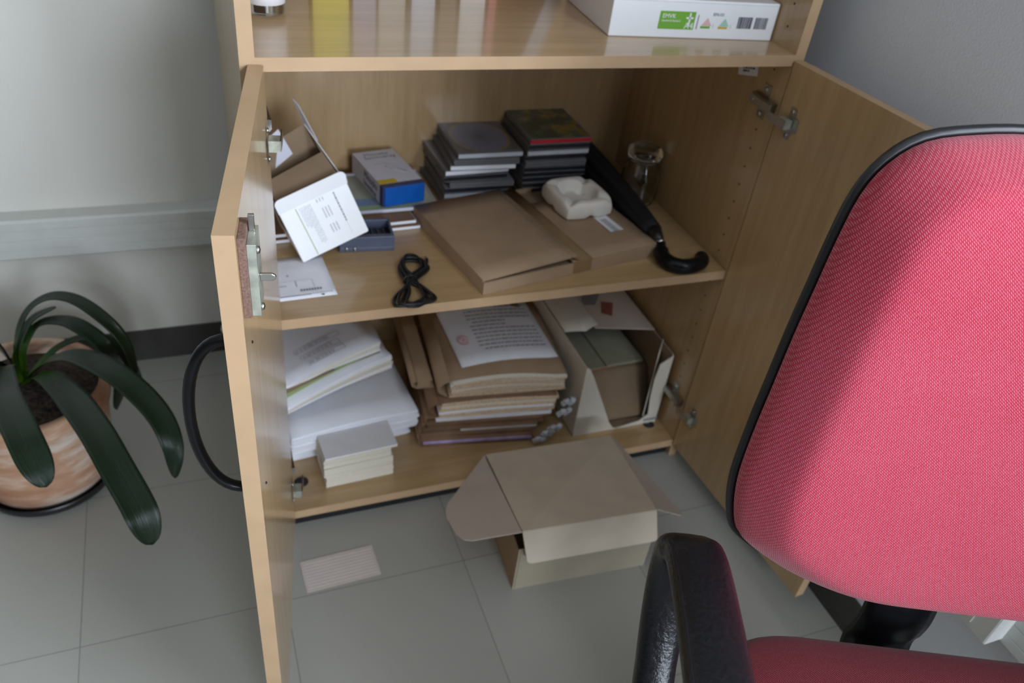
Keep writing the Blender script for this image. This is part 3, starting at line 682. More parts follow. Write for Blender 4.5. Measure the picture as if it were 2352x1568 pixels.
g.tube(catmull([(0.246, 0.098, Z2 + 0.006), (0.252, 0.108, Z2 + 0.005), (0.256, 0.120, Z2 + 0.005)], 4), 0.0032, 8)
part('cord', g, 'cable', t)
g = G(); Pt = [(0.213 + 0.011 * math.cos(a), 0.060 + 0.004 * math.sin(a) * 0.7, Z2 + 0.008 + 0.0065 * math.sin(a)) for a in [2 * math.pi * k / 16 for k in range(16)]]
g.tube(Pt, 0.0016, 8, closed=True); part('tie', g, 'cable', t)
g = G(); g.box((0.2545, 0.120, Z2 + 0.003), (0.2575, 0.127, Z2 + 0.007)); part('plug', g, 'steel', t)
# flat corrugated mailer
t = thing('flat_cardboard_mailer', 'flat brown corrugated mailer with a raised left flap and brown tape', 'box', (0.47, 0.14, Z2))
Tm = frame((0.3165, 0.0095, Z2 + 0.0004), (0.345, 0.061, 0), (-0.03, 0.25, 0)); wm, dm, hm = 0.348, 0.262, 0.0215
g = G(); e = 0.003
g.box((0, 0, 0), (wm, dm, e), 0, Tm); g.box((0, 0, e), (wm, e, hm), 0, Tm); g.box((0, dm - e, e), (wm, dm, hm), 0, Tm)
g.box((0, e, e), (e, dm - e, hm), 0, Tm); g.box((wm - e, e, e), (wm, dm - e, hm), 0, Tm)
g.box((0.012, 0.012, e), (wm - 0.012, dm - 0.012, hm - 0.004), 1, Tm)
part('tray', g, ['kraft', 'carton_brown'], t)
g = G(); g.sheet(lambda a, b: Tm @ Vector((0.0 + a * 0.176, 0.004 + b * (dm - 0.006), hm + 0.0033 + a * 0.009 * (1 - 0.5 * b))), 6, 6, 0.003); part('left_flap', g, 'kraft', t)
g = G(); g.sheet(lambda a, b: Tm @ Vector((0.168 + a * (wm - 0.168), 0.001 + b * (dm - 0.062), hm + 0.0031 - 0.0004 * math.sin(a * 3))), 6, 6, 0.003); part('right_flap', g, 'kraft', t)
g = G(); g.sheet(lambda a, b: Tm @ Vector((0.166 + a * 0.040, -0.0004 + b * dm, hm + 0.0036 + 0.0085 * (1 - 0.5 * b) * max(0, 0.35 - a) / 0.35)), 8, 2, 0.0002)
g.box((0.170, -0.0006, 0.002), (0.206, -0.0001, hm + 0.0035), 0, Tm); part('tape', g, 'tape', t)
g = G(); TLb = Tm @ Matrix.Translation((0.289, 0.066, hm + 0.0036)); g.box((0, -0.004, 0), (0.028, 0.054, 0.0002), 0, TLb)
for k in range(14): g.box((0.007, -0.004 + k * 0.0032, 0.0002), (0.019, -0.0024 + k * 0.0032, 0.0003), 1, TLb)
part('barcode_label', g, ['card_white', 'ink'], t)
# moulded white block with a hollow
t = thing('white_moulded_block', 'white moulded square block with a round hollow lying on the brown mailer', 'block', (0.575, 0.22, Z2 + 0.026))
g = G(); zt = Z2 + 0.0265; Ta = frame((0.521, 0.163, zt), (0.100, 0.010, 0), (0.012, 0.13, 0)); wa, da, ha = 0.104, 0.112, 0.032
N = 26
def asht(a, b):
    x, y = (a - 0.5) * 2, (b - 0.5) * 2
    rr_ = math.hypot(x, y); z = ha
    hol = max(0, 1 - max(0, rr_ - 0.56) / 0.13); hol = min(1, hol); z -= 0.020 * hol * hol * (3 - 2 * hol)
    for dx, dy in ((1, 1), (-1, 1), (1, -1), (-1, -1)):      # rest notches at corners
        d_ = abs(x * dy - y * dx) / 1.414; along = (x * dx + y * dy) / 1.414
        if along > 0.4: z -= 0.008 * math.exp(-(d_ / 0.12) ** 2)
    ed = max(abs(x), abs(y)); z -= 0.006 * max(0, (ed - 0.86) / 0.14) ** 2
    # squircle mapping for rounded corners
    k = 1 - 0.11 * (x * x * y * y)
    return Ta @ Vector((wa / 2 + x * k * wa / 2, da / 2 + y * k * da / 2, z))
def asb(a, b):
    p = asht(a, b); q = Ta.inverted() @ p; x, y = (a - 0.5) * 2, (b - 0.5) * 2
    nz = 0.0
    if abs(y) > 0.9 or abs(x) > 0.9: nz = 0.007 * math.exp(-((x if abs(y) > 0.9 else y) / 0.12) ** 2)
    return Vector((0, 0, -(q.z) + 0.0003 + nz))
g.sheet(asht, N, N, asb); o = part('block_body', g, 'foam', t)
o.modifiers.new('s', 'SUBSURF').levels = 1; o.modifiers['s'].render_levels = 1
for f in o.data.polygons: f.use_smooth = True
# jewel cases
def cd_case(loc, rz, kind, label, group, tilt=0.0, w=0.123):
    """loc = front-left-bottom corner; x along the spine, y depth"""
    T = TR(*loc, rz, tilt); d = 0.140; h = 0.0102
    t = thing('disc_case', label, 'disc case', loc, 0, group)
    spine = {'silver': 'cdspine', 'red': 'cdred', 'black': 'cdblack', 'grey': 'cdplastic', 'white': 'paper'}[kind.split('_')[0]]
    g = G(); g.box((0, 0, 0), (w, d, 0.0012), 0, T); g.box((0, 0, 0.0090), (w, d, h), 0, T)
    g.box((0, 0.002, 0.0012), (0.0012, d, 0.0090), 0, T); g.box((w - 0.0012, 0.002, 0.0012), (w, d, 0.0090), 0, T)
    part('clear_shell', g, 'cdplastic', t)
    g = G(); g.box((0.0015, 0.0015, 0.0014), (w - 0.0015, d - 0.002, 0.0072), 0, T); g.box((0.0, 0.0, 0.0014), (0.0 + w, 0.0016, 0.0086), 1, T)
    part('tray', g, ['cdblack', spine], t)
    if kind.endswith('ring') or kind.endswith('green'):
        mw = WM[t.name]
        g = G(); g.box((0.004, 0.010 if kind.endswith('ring') else 0.004, h), (w - 0.002, d - 0.002, h + 0.0003), 0, T)
        cpt = T @ Vector((w / 2, d / 2, 0))
        inv = Matrix.Translation(cpt)
        me = mesh_of('cover_insert', g, ['cover0' if kind.endswith('ring') else 'cover1'], inv)
        c = bpy.data.objects.new('cover_insert', me); col().objects.link(c); c.parent = t; c.matrix_parent_inverse = Matrix.Identity(4)
        c.location = mw.inverted() @ cpt; WM[c.name] = inv
    return t
rc = random.Random(11)
KL = ['grey', 'silver', 'black', 'grey', 'black', 'white', 'white', 'grey', 'silver_ring']
names = {0: 'lowest', 1: 'second from the bottom', 2: 'third from the bottom', 3: 'fourth from the bottom', 4: 'fifth from the bottom', 5: 'fifth from the top',
         6: 'fourth from the top', 7: 'third from the top', 8: 'second from the top', 9: 'topmost'}
ords = ['lowest', 'second from the bottom', 'third from the bottom', 'fourth from the bottom', 'fifth from the bottom', 'sixth from the bottom', 'seventh from the bottom', 'eighth from the bottom', 'ninth from the bottom', 'tenth from the bottom', 'eleventh from the bottom']
desc = {'grey': 'clear edged', 'white': 'white edged', 'silver': 'silver spined', 'black': 'black spined', 'red': 'red spined'}
nl = len(KL); z = Z2 + 0.0005
for k, kind in enumerate(KL):
    f = k / (nl - 1)
    x = 0.338 + 0.024 * f + rc.uniform(-0.004, 0.004) - (0.008 if 3 < k < 7 else 0); y = 0.306 + rc.uniform(-0.003, 0.003)
    top = k == nl - 1
    if top: x, y = 0.3625, 0.307
    lab = ('jewel case with a dark ringed cover, topmost of the left stack' if top else '%s jewel case, %s of the left stack' % (desc[kind], ords[k]))
    cd_case((x, y, z), 0.0 if top else rc.uniform(-0.05, 0.05), kind, lab, 'disc cases in the left stack'); z += 0.01055 + (0.0004 if not top else 0)
KR = ['grey', 'black', 'black', 'black', 'black', 'black', 'grey', 'black', 'silver', 'black', 'red_green']
z = Z2 + 0.0005
for k, kind in enumerate(KR):
    x = 0.4935 + rc.uniform(-0.002, 0.002) + (0.004 if k > 7 else 0); y = 0.307 + rc.uniform(-0.002, 0.002); top = k == len(KR) - 1
    if top: x = 0.499
    lab = ('jewel case with a green and yellow cover and red spine, topmost of the right stack' if top else '%s jewel case, %s of the right stack' % (desc[kind], ords[k]))
    cd_case((x, y, z), rc.uniform(-0.015, 0.015), kind, lab, 'disc cases in the right stack', w=0.124); z += 0.0109
# glass jar with a domed stopper
jx, jy = 0.722, 0.272
t = thing('glass_jar', 'empty clear glass jar with a glass stopper in the right back corner', 'jar', (jx, jy, Z2))
g = G(); H_ = 0.090; ro = 0.0365
pr = [(0.0005, 0.0005), (0.031, 0.0005), (0.0355, 0.004), (ro, 0.012), (ro, 0.062), (0.0335, 0.072), (0.0275, 0.079), (0.0275, 0.088), (0.031, H_), (0.028, H_ + 0.001), (0.0255, 0.088), (0.0255, 0.080), (0.031, 0.071), (0.034, 0.061), (0.034, 0.012), (0.032, 0.0045), (0.0005, 0.0040)]
g.lathe(pr, (jx, jy, Z2), 48); part('jar_body', g, 'glass', t)
g = G(); g.lathe([(0.0005, 0.086), (0.0235, 0.086), (0.0245, 0.0915), (0.0315, 0.0925), (0.033, 0.099), (0.0325, 0.107), (0.027, 0.112), (0.0005, 0.113)], (jx, jy, Z2), 48); part('stopper', g, 'glass', t)
# folded umbrella with crook handle
t = thing('folded_umbrella', 'black folded umbrella with a crook handle along the right of the middle shelf', 'umbrella', (0.665, 0.2, Z2))
Z0 = Z2 + 0.030
g = G(); path = []; rad = []
for k in range(15):
    s = k / 14; path.append((0.672 - 0.006 * s, 0.438 - 0.335 * s, Z0 - 0.002 * s)); rad.append(0.0275 * (1 - 0.42 * s ** 2.5))
P_ = [Vector(p) for p in path]
for i in range(len(P_)):
    pass
rings = []
for i, p in enumerate(P_):
    ring = []
    for k in range(48):
        a = 2 * math.pi * k / 48; rr_ = rad[i] * (1 + 0.07 * math.cos(8 * a + i * 0.12)) 
        ring.append(g.bm.verts.new(p + Vector((math.cos(a) * rr_, 0, math.sin(a) * rr_))))
    rings.append(ring)
for i in range(len(rings) - 1):
    for k in range(48): g.face([rings[i][k], rings[i][(k + 1) % 48], rings[i + 1][(k + 1) % 48], rings[i + 1][k]], 0, True)
g.face(rings[0]); g.face(rings[-1]); part('folded_canopy', g, 'umbrella', t)
g = G(); g.tube([(0.666, 0.103, Z0), (0.6655, 0.088, Z0 - 0.002), (0.665, 0.072, Z0 - 0.006)], [0.015, 0.011, 0.007], 16); part('collar', g, 'black_plastic', t)
g = G(); g.tube([(0.6652, 0.078, Z0 - 0.005), (0.665, 0.070, Z0 - 0.007)], 0.0085, 16); part('ferrule_ring', g, 'steel', t)
g = G(); hz = Z2 + 0.0125
P = catmull([(0.665, 0.073, Z0 - 0.007), (0.660, 0.058, Z2 + 0.016), (0.656, 0.040, hz + 0.001), (0.661, 0.020, hz + 0.0015), (0.677, 0.009, hz + 0.0015), (0.700, 0.009, hz + 0.0015), (0.720, 0.020, hz + 0.001), (0.731, 0.043, hz)], 6)
g.tube(P, [0.0090] * 4 + [0.0110, 0.0125] + [0.0132] * (len(P) - 10) + [0.0120, 0.0105, 0.008, 0.003], 18); part('crook_handle', g, 'black_handle', t)

# ================================================================ THINGS ON THE CABINET FLOOR
def sheaf(g, T, w, d, h, n, m=0, mt=None, bend=None, jit=0.0008, seed=1, mats=None):
    """pile of paper: n bundles, each a thin bent slab, slightly shifted"""
    r_ = random.Random(seed); bend = bend or (lambda a, b: 0)
    for k in range(n):
        dx, dy, dr = r_.uniform(-jit, jit), r_.uniform(-jit, jit), r_.uniform(-0.004, 0.004)
        hh = h / n; zt_ = (k + 1) * hh; TT = T @ TR(dx, dy, 0, dr); c = r_.uniform(-1, 1) * jit
        mi = mats[k % len(mats)] if mats else m
        g.sheet(lambda a, b: TT @ Vector((a * w + (c if a > 0.99 else 0), b * d, zt_ + bend(a, b) * (0.4 + 0.6 * k / max(1, n)))), 10, 6, hh * 1.02 if k else (lambda a, b: TT.to_3x3() @ Vector((0, 0, -(hh + bend(a, b) * 0.4)))), (mt if (mt is not None and k == n - 1) else mi), mi)
t = thing('white_paper_stack', 'thick white paper stack lying on the cabinet floor, lower of the two at left', 'paper stack', (0.13, 0.25, Z1))
Tp = TR(0.012, 0.120, Z1 + 0.0003, 0.10)
g = G(); sheaf(g, Tp, 0.235, 0.295, 0.040, 8, 0, jit=0.003, seed=3); part('lower_sheaf', g, 'paper', t)
g = G(); Tp2 = TR(0.020, 0.098, Z1 + 0.041, 0.10); sheaf(g, Tp2, 0.238, 0.295, 0.046, 9, 0, jit=0.0022, seed=4, bend=lambda a, b: -0.012 * (1 - b) * (1 - 0.6 * math.sin(a * 3.1))); part('upper_sheaf', g, 'paper', t)
g = G(); g.box((0.190, 0.1035, Z1 + 0.024), (0.200, 0.122, Z1 + 0.030)); 
t2 = thing('printed_paper_stack', 'fanned printed papers with cream edges, upper of the two stacks at left', 'paper stack', (0.13, 0.25, Z1 + 0.09))
zb = Z1 + 0.089; Tq2 = TR(0.004, 0.130, zb, 0.36)
bz = lambda a, b: -0.037 * (1 - a) ** 1.5 * (1 - 0.5 * b) + 0.004 * math.sin(a * 3)
Tq2 = TR(0.010, 0.128, zb + 0.0335, 0.34)
g = G(); sheaf(g, Tq2 @ Matrix.Translation((0.003, 0, -0.004)), 0.226, 0.23, 0.034, 8, 0, jit=0.0022, seed=6, bend=bz, mats=[0, 1, 0, 2, 0, 1]); part('lower_sheaf', g, ['paper_edge', 'paper', 'carton_cream'], t2)
g = G(); sheaf(g, Tq2 @ TR(0.0, 0.012, 0.0305, 0.02), 0.212, 0.215, 0.005, 2, 0, jit=0.001, seed=8, bend=bz, mats=[0, 1]); part('brown_folder', g, ['carton_brown', 'olive'], t2)
g = G(); sheaf(g, Tq2 @ TR(0.0, 0.014, 0.036, 0.01), 0.212, 0.215, 0.021, 5, 0, 2, jit=0.001, seed=9, bend=bz, mats=[1, 0, 0, 1, 0]); part('upper_sheaf', g, ['paper_edge', 'paper', 'paper'], t2)
g = G(); TT = Tq2 @ TR(0.0, 0.014, 0.058, 0.01)
def onbend(x, y): return bz(x / 0.212, y / 0.215) + 0.0006
def mark(x0, y0, x1, y1, m):
    n = max(1, int((x1 - x0) / 0.02))
    for i in range(n):
        a0, a1 = x0 + (x1 - x0) * i / n, x0 + (x1 - x0) * (i + 1) / n
        p = [Vector((a0, y0, onbend(a0, y0))), Vector((a1, y0, onbend(a1, y0))), Vector((a1, y1, onbend(a1, y1))), Vector((a0, y1, onbend(a0, y1)))]
        g.hexa([TT @ q for q in p] + [TT @ (q + Vector((0, 0, 0.0002))) for q in p], m)
for r0, x0, x1 in ((0.020, 0.05, 0.150), (0.038, 0.032, 0.150), (0.058, 0.02, 0.16)):
    mark(x0, r0 + 0.012, x1, r0 + 0.0125, 0); mark(x0, r0, x1, r0 + 0.0005, 0); mark(x0, r0, x0 + 0.0006, r0 + 0.012, 0); mark(x1, r0, x1 + 0.0006, r0 + 0.012, 0)
    x = x0 + 0.004
    while x < x1 - 0.02:
        L = rc.uniform(0.004, 0.012); mark(x, r0 + 0.0065, x + L, r0 + 0.0085, 1); mark(x, r0 + 0.0025, x + L * 0.9, r0 + 0.0045, 1); x += L + 0.002
part('printed_text', g, ['ink', 'inklight'], t2)
g = G(); g.box((0.186, 0.190, zb + 0.0175), (0.203, 0.196, zb + 0.0200)); 
# index card packs
def cards(x, y, z, rz, w, d, h, n, cm, lab, seed):
    T = TR(x, y, z, rz); g = G(); r_ = random.Random(seed)
    for k in range(n):
        dx, dy = r_.uniform(-0.0009, 0.0009), r_.uniform(-0.0009, 0.0009)
        g.box((dx, dy, h * k / n), (w + dx, d + dy, h * (k + 1) / n), 1 if (cm == 2 and k == n - 1) else 0, T)
    single('index_card_pack', g, ['card_cream', 'card_white'], lab, 'index cards', (x, y, z), 'index card packs piled at the left front')
cards(0.0705, 0.0405, Z1 + 0.0003, 0.045, 0.122, 0.074, 0.026, 9, 0, 'pack of cream index cards, lowest of the pile at the left front', 1)
cards(0.067, 0.0395, Z1 + 0.0268, 0.06, 0.125, 0.075, 0.020, 7, 0, 'pack of cream index cards, middle one of the pile at the left front', 2)
cards(0.0675, 0.0425, Z1 + 0.0472, 0.05, 0.121, 0.075, 0.021, 6, 0, 'pack of cream index cards just below the white topped one', 3)
cards(0.0695, 0.0395, Z1 + 0.0686, 0.06, 0.130, 0.082, 0.0055, 2, 2, 'thin pack of index cards with a pale top card, highest of the pile', 4)
# brown document folders
def folder(x, y, z, rz, w, d, h, lab, pm='paper_old', paper_dx=0.004, cover='kraft_dark', n=4, puff=0.0, pw=None, inset=0.003):
    T = TR(x, y, z, rz); t = thing('document_folder', lab, 'folder', (x, y, z), group='brown document folders piled in the middle')
    g = G(); c = 0.0009; hh = h
    pf = lambda a, b: puff * math.sin(min(1, a * 1.1) * math.pi) * (1 - b * 0.3)
    g.sheet(lambda a, b: T @ Vector((a * w, b * d, c)), 6, 4, c)
    g.sheet(lambda a, b: T @ Vector((a * (w - 0.004), b * d, hh + pf(a, b))), 10, 4, c)
    P = []
    g.sheet(lambda a, b: T @ Vector((-h * 0.55 * math.sin(a * math.pi), b * d, c + (hh - c) * a)), 8, 2, lambda a, b: T.to_3x3() @ Vector((0.0009, 0, 0.0)))
    part('cover', g, cover, t)
    g = G(); ww = pw or (w - 0.010)
    sheaf(g, T @ Matrix.Translation((paper_dx, inset, c + 0.0001)), ww, d - 0.006, hh - 2 * c - 0.0004, n, 0, jit=0.0035 if n > 3 else 0.0015, seed=int(z * 1e4) % 97, bend=lambda a, b: pf(a, b) if puff else 0, mats=[0, 0, 1, 0, 2] if n > 3 else [0])
    part('papers', g, [pm, 'paper', 'card_cream'], t); return t, T
RZ = -0.10
folder(0.262, 0.100, Z1 + 0.0004, RZ - 0.05, 0.225, 0.25, 0.0105, 'thin brown folder at the very bottom of the middle pile', 'kraft_dark', n=2)
folder(0.258, 0.098, Z1 + 0.0112, RZ - 0.05, 0.222, 0.25, 0.0065, 'thin brown folder with a lilac plastic edge near the bottom of the middle pile', 'lilac', n=1, inset=-0.002)
folder(0.257, 0.102, Z1 + 0.0182, RZ - 0.04, 0.225, 0.25, 0.0095, 'thin brown folder right above the lilac edged one', 'kraft_dark', n=2)
folder(0.262, 0.104, Z1 + 0.0282, RZ - 0.04, 0.230, 0.25, 0.0110, 'brown folder fourth from the bottom of the middle pile', 'paper', n=2, pw=0.15, paper_dx=0.075)
folder(0.268, 0.106, Z1 + 0.0396, RZ - 0.03, 0.235, 0.25, 0.0120, 'brown folder fifth from the bottom of the middle pile', 'kraft_dark', n=3)
folder(0.274, 0.106, Z1 + 0.0520, RZ - 0.02, 0.240, 0.25, 0.0150, 'brown folder with a curved white sheet sticking out, under the two fat ones', 'paper', n=2, puff=0.003, paper_dx=0.014)
folder(0.290, 0.105, Z1 + 0.0690, RZ - 0.01, 0.238, 0.25, 0.0320, 'fat brown folder second from the top of the middle pile', 'paper_old', n=6, puff=0.004, inset=-0.006)
tf, TFd = folder(0.312, 0.112, Z1 + 0.1060, RZ - 0.01, 0.232, 0.25, 0.0400, 'fattest brown folder on top of the middle pile, full of yellowed papers', 'paper_old', n=10, puff=0.010, cover='kraft', inset=-0.004)
folder(0.260, 0.150, Z1 + 0.1060, RZ + 0.02, 0.034, 0.22, 0.018, 'narrow folded brown envelope beside the fattest folder', 'kraft', n=1, cover='kraft')
# printed sheet on the top folder
t = thing('printed_sheet', 'typed white sheet with a red round stamp on the top brown folder', 'sheet', (0.45, 0.2, Z1 + 0.15))
TS = TFd @ TR(0.028, 0.030, 0.0406, 0.10)
pf = lambda x, y: 0.010 * math.sin(min(1, (x + 0.03) / 0.238 * 1.1) * math.pi) * (1 - (y + 0.026) / 0.25 * 0.3) + 0.0012
g = G(); g.sheet(lambda a, b: TS @ Vector((a * 0.198, b * 0.21, pf(a * 0.205, b * 0.21))), 12, 6, 0.0003); part('sheet', g, 'paper', t)
g = G(); TT = TS
def onbend(x, y): return pf(x, y) + 0.0002
for r_ in range(14):
    y = 0.040 + r_ * 0.0125; x = 0.052 if r_ % 7 else 0.06; lim = 0.188 if r_ not in (6, 7) else 0.13
    while x < lim:
        L = rc.uniform(0.004, 0.014); mark(x, y, min(x + L, lim), y + 0.0032, 0); x += L + 0.002
part('printed_text', g, 'ink', t)
g = G(); 
for rad_, w_ in ((0.0125, 0.0004), (0.010, 0.0003)):
    P = [TS @ Vector((0.026 + rad_ * math.cos(a), 0.078 + rad_ * 1.15 * math.sin(a), pf(0.026, 0.078) + 0.0006)) for a in [2 * math.pi * k / 24 for k in range(24)]]
    g.tube(P, w_, 6, closed=True)
P = [TS @ Vector((0.026 + a, 0.078 + b, pf(0.026, 0.078) + 0.0006)) for a, b in ((-0.007, 0.003), (-0.002, 0.007), (0.002, 0.001), (-0.003, -0.003), (0.004, -0.007), (0.008, -0.002), (0.002, 0.004))]
g.tube(catmull(P, 4), 0.0005, 6); part('red_stamp', g, 'inkred', t)
# clusters of small white plastic fasteners on the right ends of the folders
def fastener(x, y, z, r, lab):
    g = G(); rf = random.Random(int(x * 1e4))
    for i in range(2):
        for j in range(3):
            T = TR(x + i * 0.0115 + rf.uniform(-0.002, 0.002), y - j * 0.005 + rf.uniform(-0.001, 0.001), z + 0.003 + j * 0.0075 + rf.uniform(-0.001, 0.001), r + rf.uniform(-0.4, 0.4), rf.uniform(-0.4, 0.4), rf.uniform(-0.4, 0.4))
            g.box((-0.0052, -0.0036, -0.0046), (0.0052, 0.0036, 0.0046), 0, T, bev=0.0012)
    g.tube([(x, y + 0.004, z + 0.006), (x + 0.010, y + 0.002, z + 0.010)], 0.0012, 8, 0)
    single('plastic_fastener', g, ['cdspine'], lab, 'fastener', (x, y, z), 'grey white fasteners on the folder ends')
fastener(0.478, 0.056, Z1 + 0.005, 0.2, 'grey white plastic fastener lying lowest at the right end of the folders')
fastener(0.492, 0.054, Z1 + 0.020, 0.2, 'grey white plastic fastener just above the lowest one at the folder ends')
fastener(0.506, 0.052, Z1 + 0.034, 0.2, 'grey white plastic fastener halfway up the right end of the folders')
fastener(0.524, 0.058, Z1 + 0.066, 0.2, 'grey white plastic fastener right under the fat folders at their right end')
fastener(0.531, 0.062, Z1 + 0.088, 0.2, 'grey white plastic fastener highest up beside the white carton')
# open carton with cut-away front at the right
t = thing('cut_open_carton', 'open white carton with brown inside and a cut away front, right in the cabinet bottom', 'box', (0.66, 0.2, Z1))
X0, X1, Y0, Y1, ZA, ZB = 0.5625, 0.752, 0.060, 0.40, Z1 + 0.0004, 0.222
th = 0.0022
g = G()
P = [(0, 0), (0.100, 0), (0.090, 0.004), (0.078, 0.022), (0.058, 0.066), (0.040, 0.106), (0.020, 0.150), (0.008, 0.172), (0, ZB - ZA)]
g.prism(P, (X0, Y0, ZA), (1, 0, 0), (0, 0, 1), th, 0, 1)
wd = X1 - X0
P = [(wd, 0), (wd, ZB - ZA - 0.002), (wd - 0.026, ZB - ZA - 0.020), (wd - 0.030, 0.120), (wd - 0.028, 0.07), (wd - 0.022, 0.024), (wd - 0.040, 0.010), (0.100, 0.001), (0.100, 0)]
g.prism(list(reversed(P)), (X0, Y0, ZA), (1, 0, 0), (0, 0, 1), th, 0, 1)
g.box((X0, Y0, ZA), (X1, Y1, ZA + th), 1)
g.box((X0, Y0, ZA + th), (X0 + 0.001, Y1, ZB), 0); g.box((X0 + 0.001, Y0 + 0.001, ZA + th), (X0 + th, Y1, ZB), 1); g.box((X1 - 0.001, Y0, ZA + th), (X1, Y1, ZB), 0); g.box((X1 - th, Y0 + 0.001, ZA + th), (X1 - 0.001, Y1, ZB), 1); g.box((X0 + th, Y1 - th, ZA + th), (X1 - th, Y1, ZB), 1)
g.bm.faces.ensure_lookup_table()
for f in g.bm.faces:
    f.normal_update(); c = f.calc_center_median()
    if X0 + 0.001 < c.x < X1 - 0.001 and c.y > Y0 - 0.0005 + 0.0001 and abs(f.normal.x) > 0.9 and c.x < X0 + th + 0.001: f.material_index = 1
part('carton_body', g, ['carton_cream', 'carton_brown'], t)
g = G(); g.sheet(lambda a, b: Vector((X0 + 0.004 + 0.072 * a, 0.175 + 0.21 * b - 0.02 * (1 - b) * (1 - abs(2 * a - 1)), ZB + 0.012 * math.sin(a * 2.4))), 8, 6, 0.0018); part('left_flap', g, 'carton_cream', t)
g = G(); g.prism([(0.066, 0.0), (wd - 0.004, -0.03), (wd, 0.235), (0.020, 0.235)], (X0, 0.165, ZB + 0.006), (1, 0, 0), (0, 1, -0.01), 0.0018, 0)
g.prism([(0.100, 0.045), (0.118, 0.030), (0.142, 0.075), (0.118, 0.085)], (X0, 0.165, ZB + 0.0079), (1, 0, 0), (0, 1, -0.01), 0.0002, 1)
g.prism([(0.070, 0.08), (0.10, 0.075), (0.13, 0.115), (0.09, 0.12)], (X0, 0.165, ZB + 0.0079), (1, 0, 0), (0, 1, -0.01), 0.0002, 2); part('lid', g, ['greycard_in', 'faded_red', 'faded_blue'], t)
g = G(); g.prism([(0, 0), (0.014, 0), (0.030, 0.075), (0.055, 0.165), (0.015, 0.165), (0.002, 0.07)], (X1 - 0.030, Y0 + 0.004, ZA + 0.015), (0.62, 0.78, 0), (-0.02, 0, 1), 0.0018); part('right_flap', g, 'carton_cream', t)
g = G(); g.sheet(lambda a, b: Vector((X0 + 0.006 + a * (X1 - X0 - 0.014), 0.075 + 0.050 * min(1, b * 1.6) + 0.22 * max(0, b - 0.62), ZA + 0.012 + 0.088 * min(1, b * 1.6))), 2, 16, 0.0016); part('inner_panel', g, 'carton_brown', t)
g = G(); Tw = frame((X0 + 0.150, Y0 - 0.0026, ZA + 0.006), (1, 0, 0), (0, 0, 1)); 
for k in range(5): g.box((0.010 + k * 0.0065, 0.002, 0), (0.015 + k * 0.0065, 0.008, 0.0003), 0, Tw)
part('printed_text', g, 'ink', t)
# green-grey envelopes inside that carton
for k, (x, y, z, rz, w, d, lab) in enumerate(((0.570, 0.128, Z1 + 0.1035, 0.06, 0.105, 0.15, 'sage green envelope lying left inside the cut open carton'), (0.652, 0.130, Z1 + 0.1085, 0.02, 0.085, 0.15, 'sage green envelope overlapping the other inside the cut open carton'))):
    T = TR(x, y, z, rz, 0.0); g = G(); g.box((0, 0, 0), (w, d, 0.003), 0, T); g.box((0, -0.0008, -0.0018), (w, d, -0.0001), 1 if k == 0 else 0, T)
    single('envelope', g, ['greenpaper', 'orange'], lab, 'envelope', (x, y, z), 'sage green envelopes in the carton')

# ================================================================ THINGS ON THE FLOOR
t = thing('floor_carton', 'closed grey beige carton with spread side wings on the floor before the cabinet', 'box', (0.46, -0.12, 0))
Tx = frame((0.3348, -0.2208, 0), (0.246, -0.0152, 0), (0, 1, 0)); wx, dx, hx = 0.247, 0.212, 0.104
g = G(); th = 0.0018
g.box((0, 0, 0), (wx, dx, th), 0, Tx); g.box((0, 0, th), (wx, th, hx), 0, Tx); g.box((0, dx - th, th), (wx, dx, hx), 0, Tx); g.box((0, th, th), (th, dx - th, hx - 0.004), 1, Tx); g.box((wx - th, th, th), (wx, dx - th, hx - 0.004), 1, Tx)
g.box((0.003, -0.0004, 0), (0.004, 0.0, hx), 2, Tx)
part('carton_body', g, ['greycard_shaded', 'kraft', 'carton_brown'], t)
g = G(); P = [(0.004 + 0.0, 0), (0.080, 0), (0.080, 0.09)] 
L0 = Vector((0.350, -0.0065, 0.1065)); L1 = Vector((0.600, -0.0165, 0.1065)); F0 = Vector((0.3286, -0.232, 0.163)); F1 = Vector((0.5746, -0.232, 0.1424))
def quad_slab(g, a, b, c, d, th, m=0):
    n = (b - a).cross(d - a).normalized() * th; g.hexa([a, b, c, d, a + n, b + n, c + n, d + n], m)
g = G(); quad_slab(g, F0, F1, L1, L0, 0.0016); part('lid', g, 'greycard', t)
g = G(); ff = Vector((0.0145, -0.0095, -0.0725)); u = (F1 - F0); wl = u.length; u.normalize()
vv = ff.normalized(); Lf = ff.length; r = 0.009; pts = [(0, 0), (wl, 0)]
pts = [(0, 0)] + [(r * (1 - math.cos(math.pi / 2 * k / 5)) , Lf - r + r * math.sin(math.pi / 2 * k / 5)) for k in range(6)] + [(wl - r + r * math.sin(math.pi / 2 * k / 5), Lf - r + r * math.cos(math.pi / 2 * k / 5)) for k in range(6)] + [(wl, 0)]
g.prism(pts, F0 + Vector((0, -0.0005, 0.0008)), u, vv, 0.0016); part('front_flap', g, 'greycard', t)
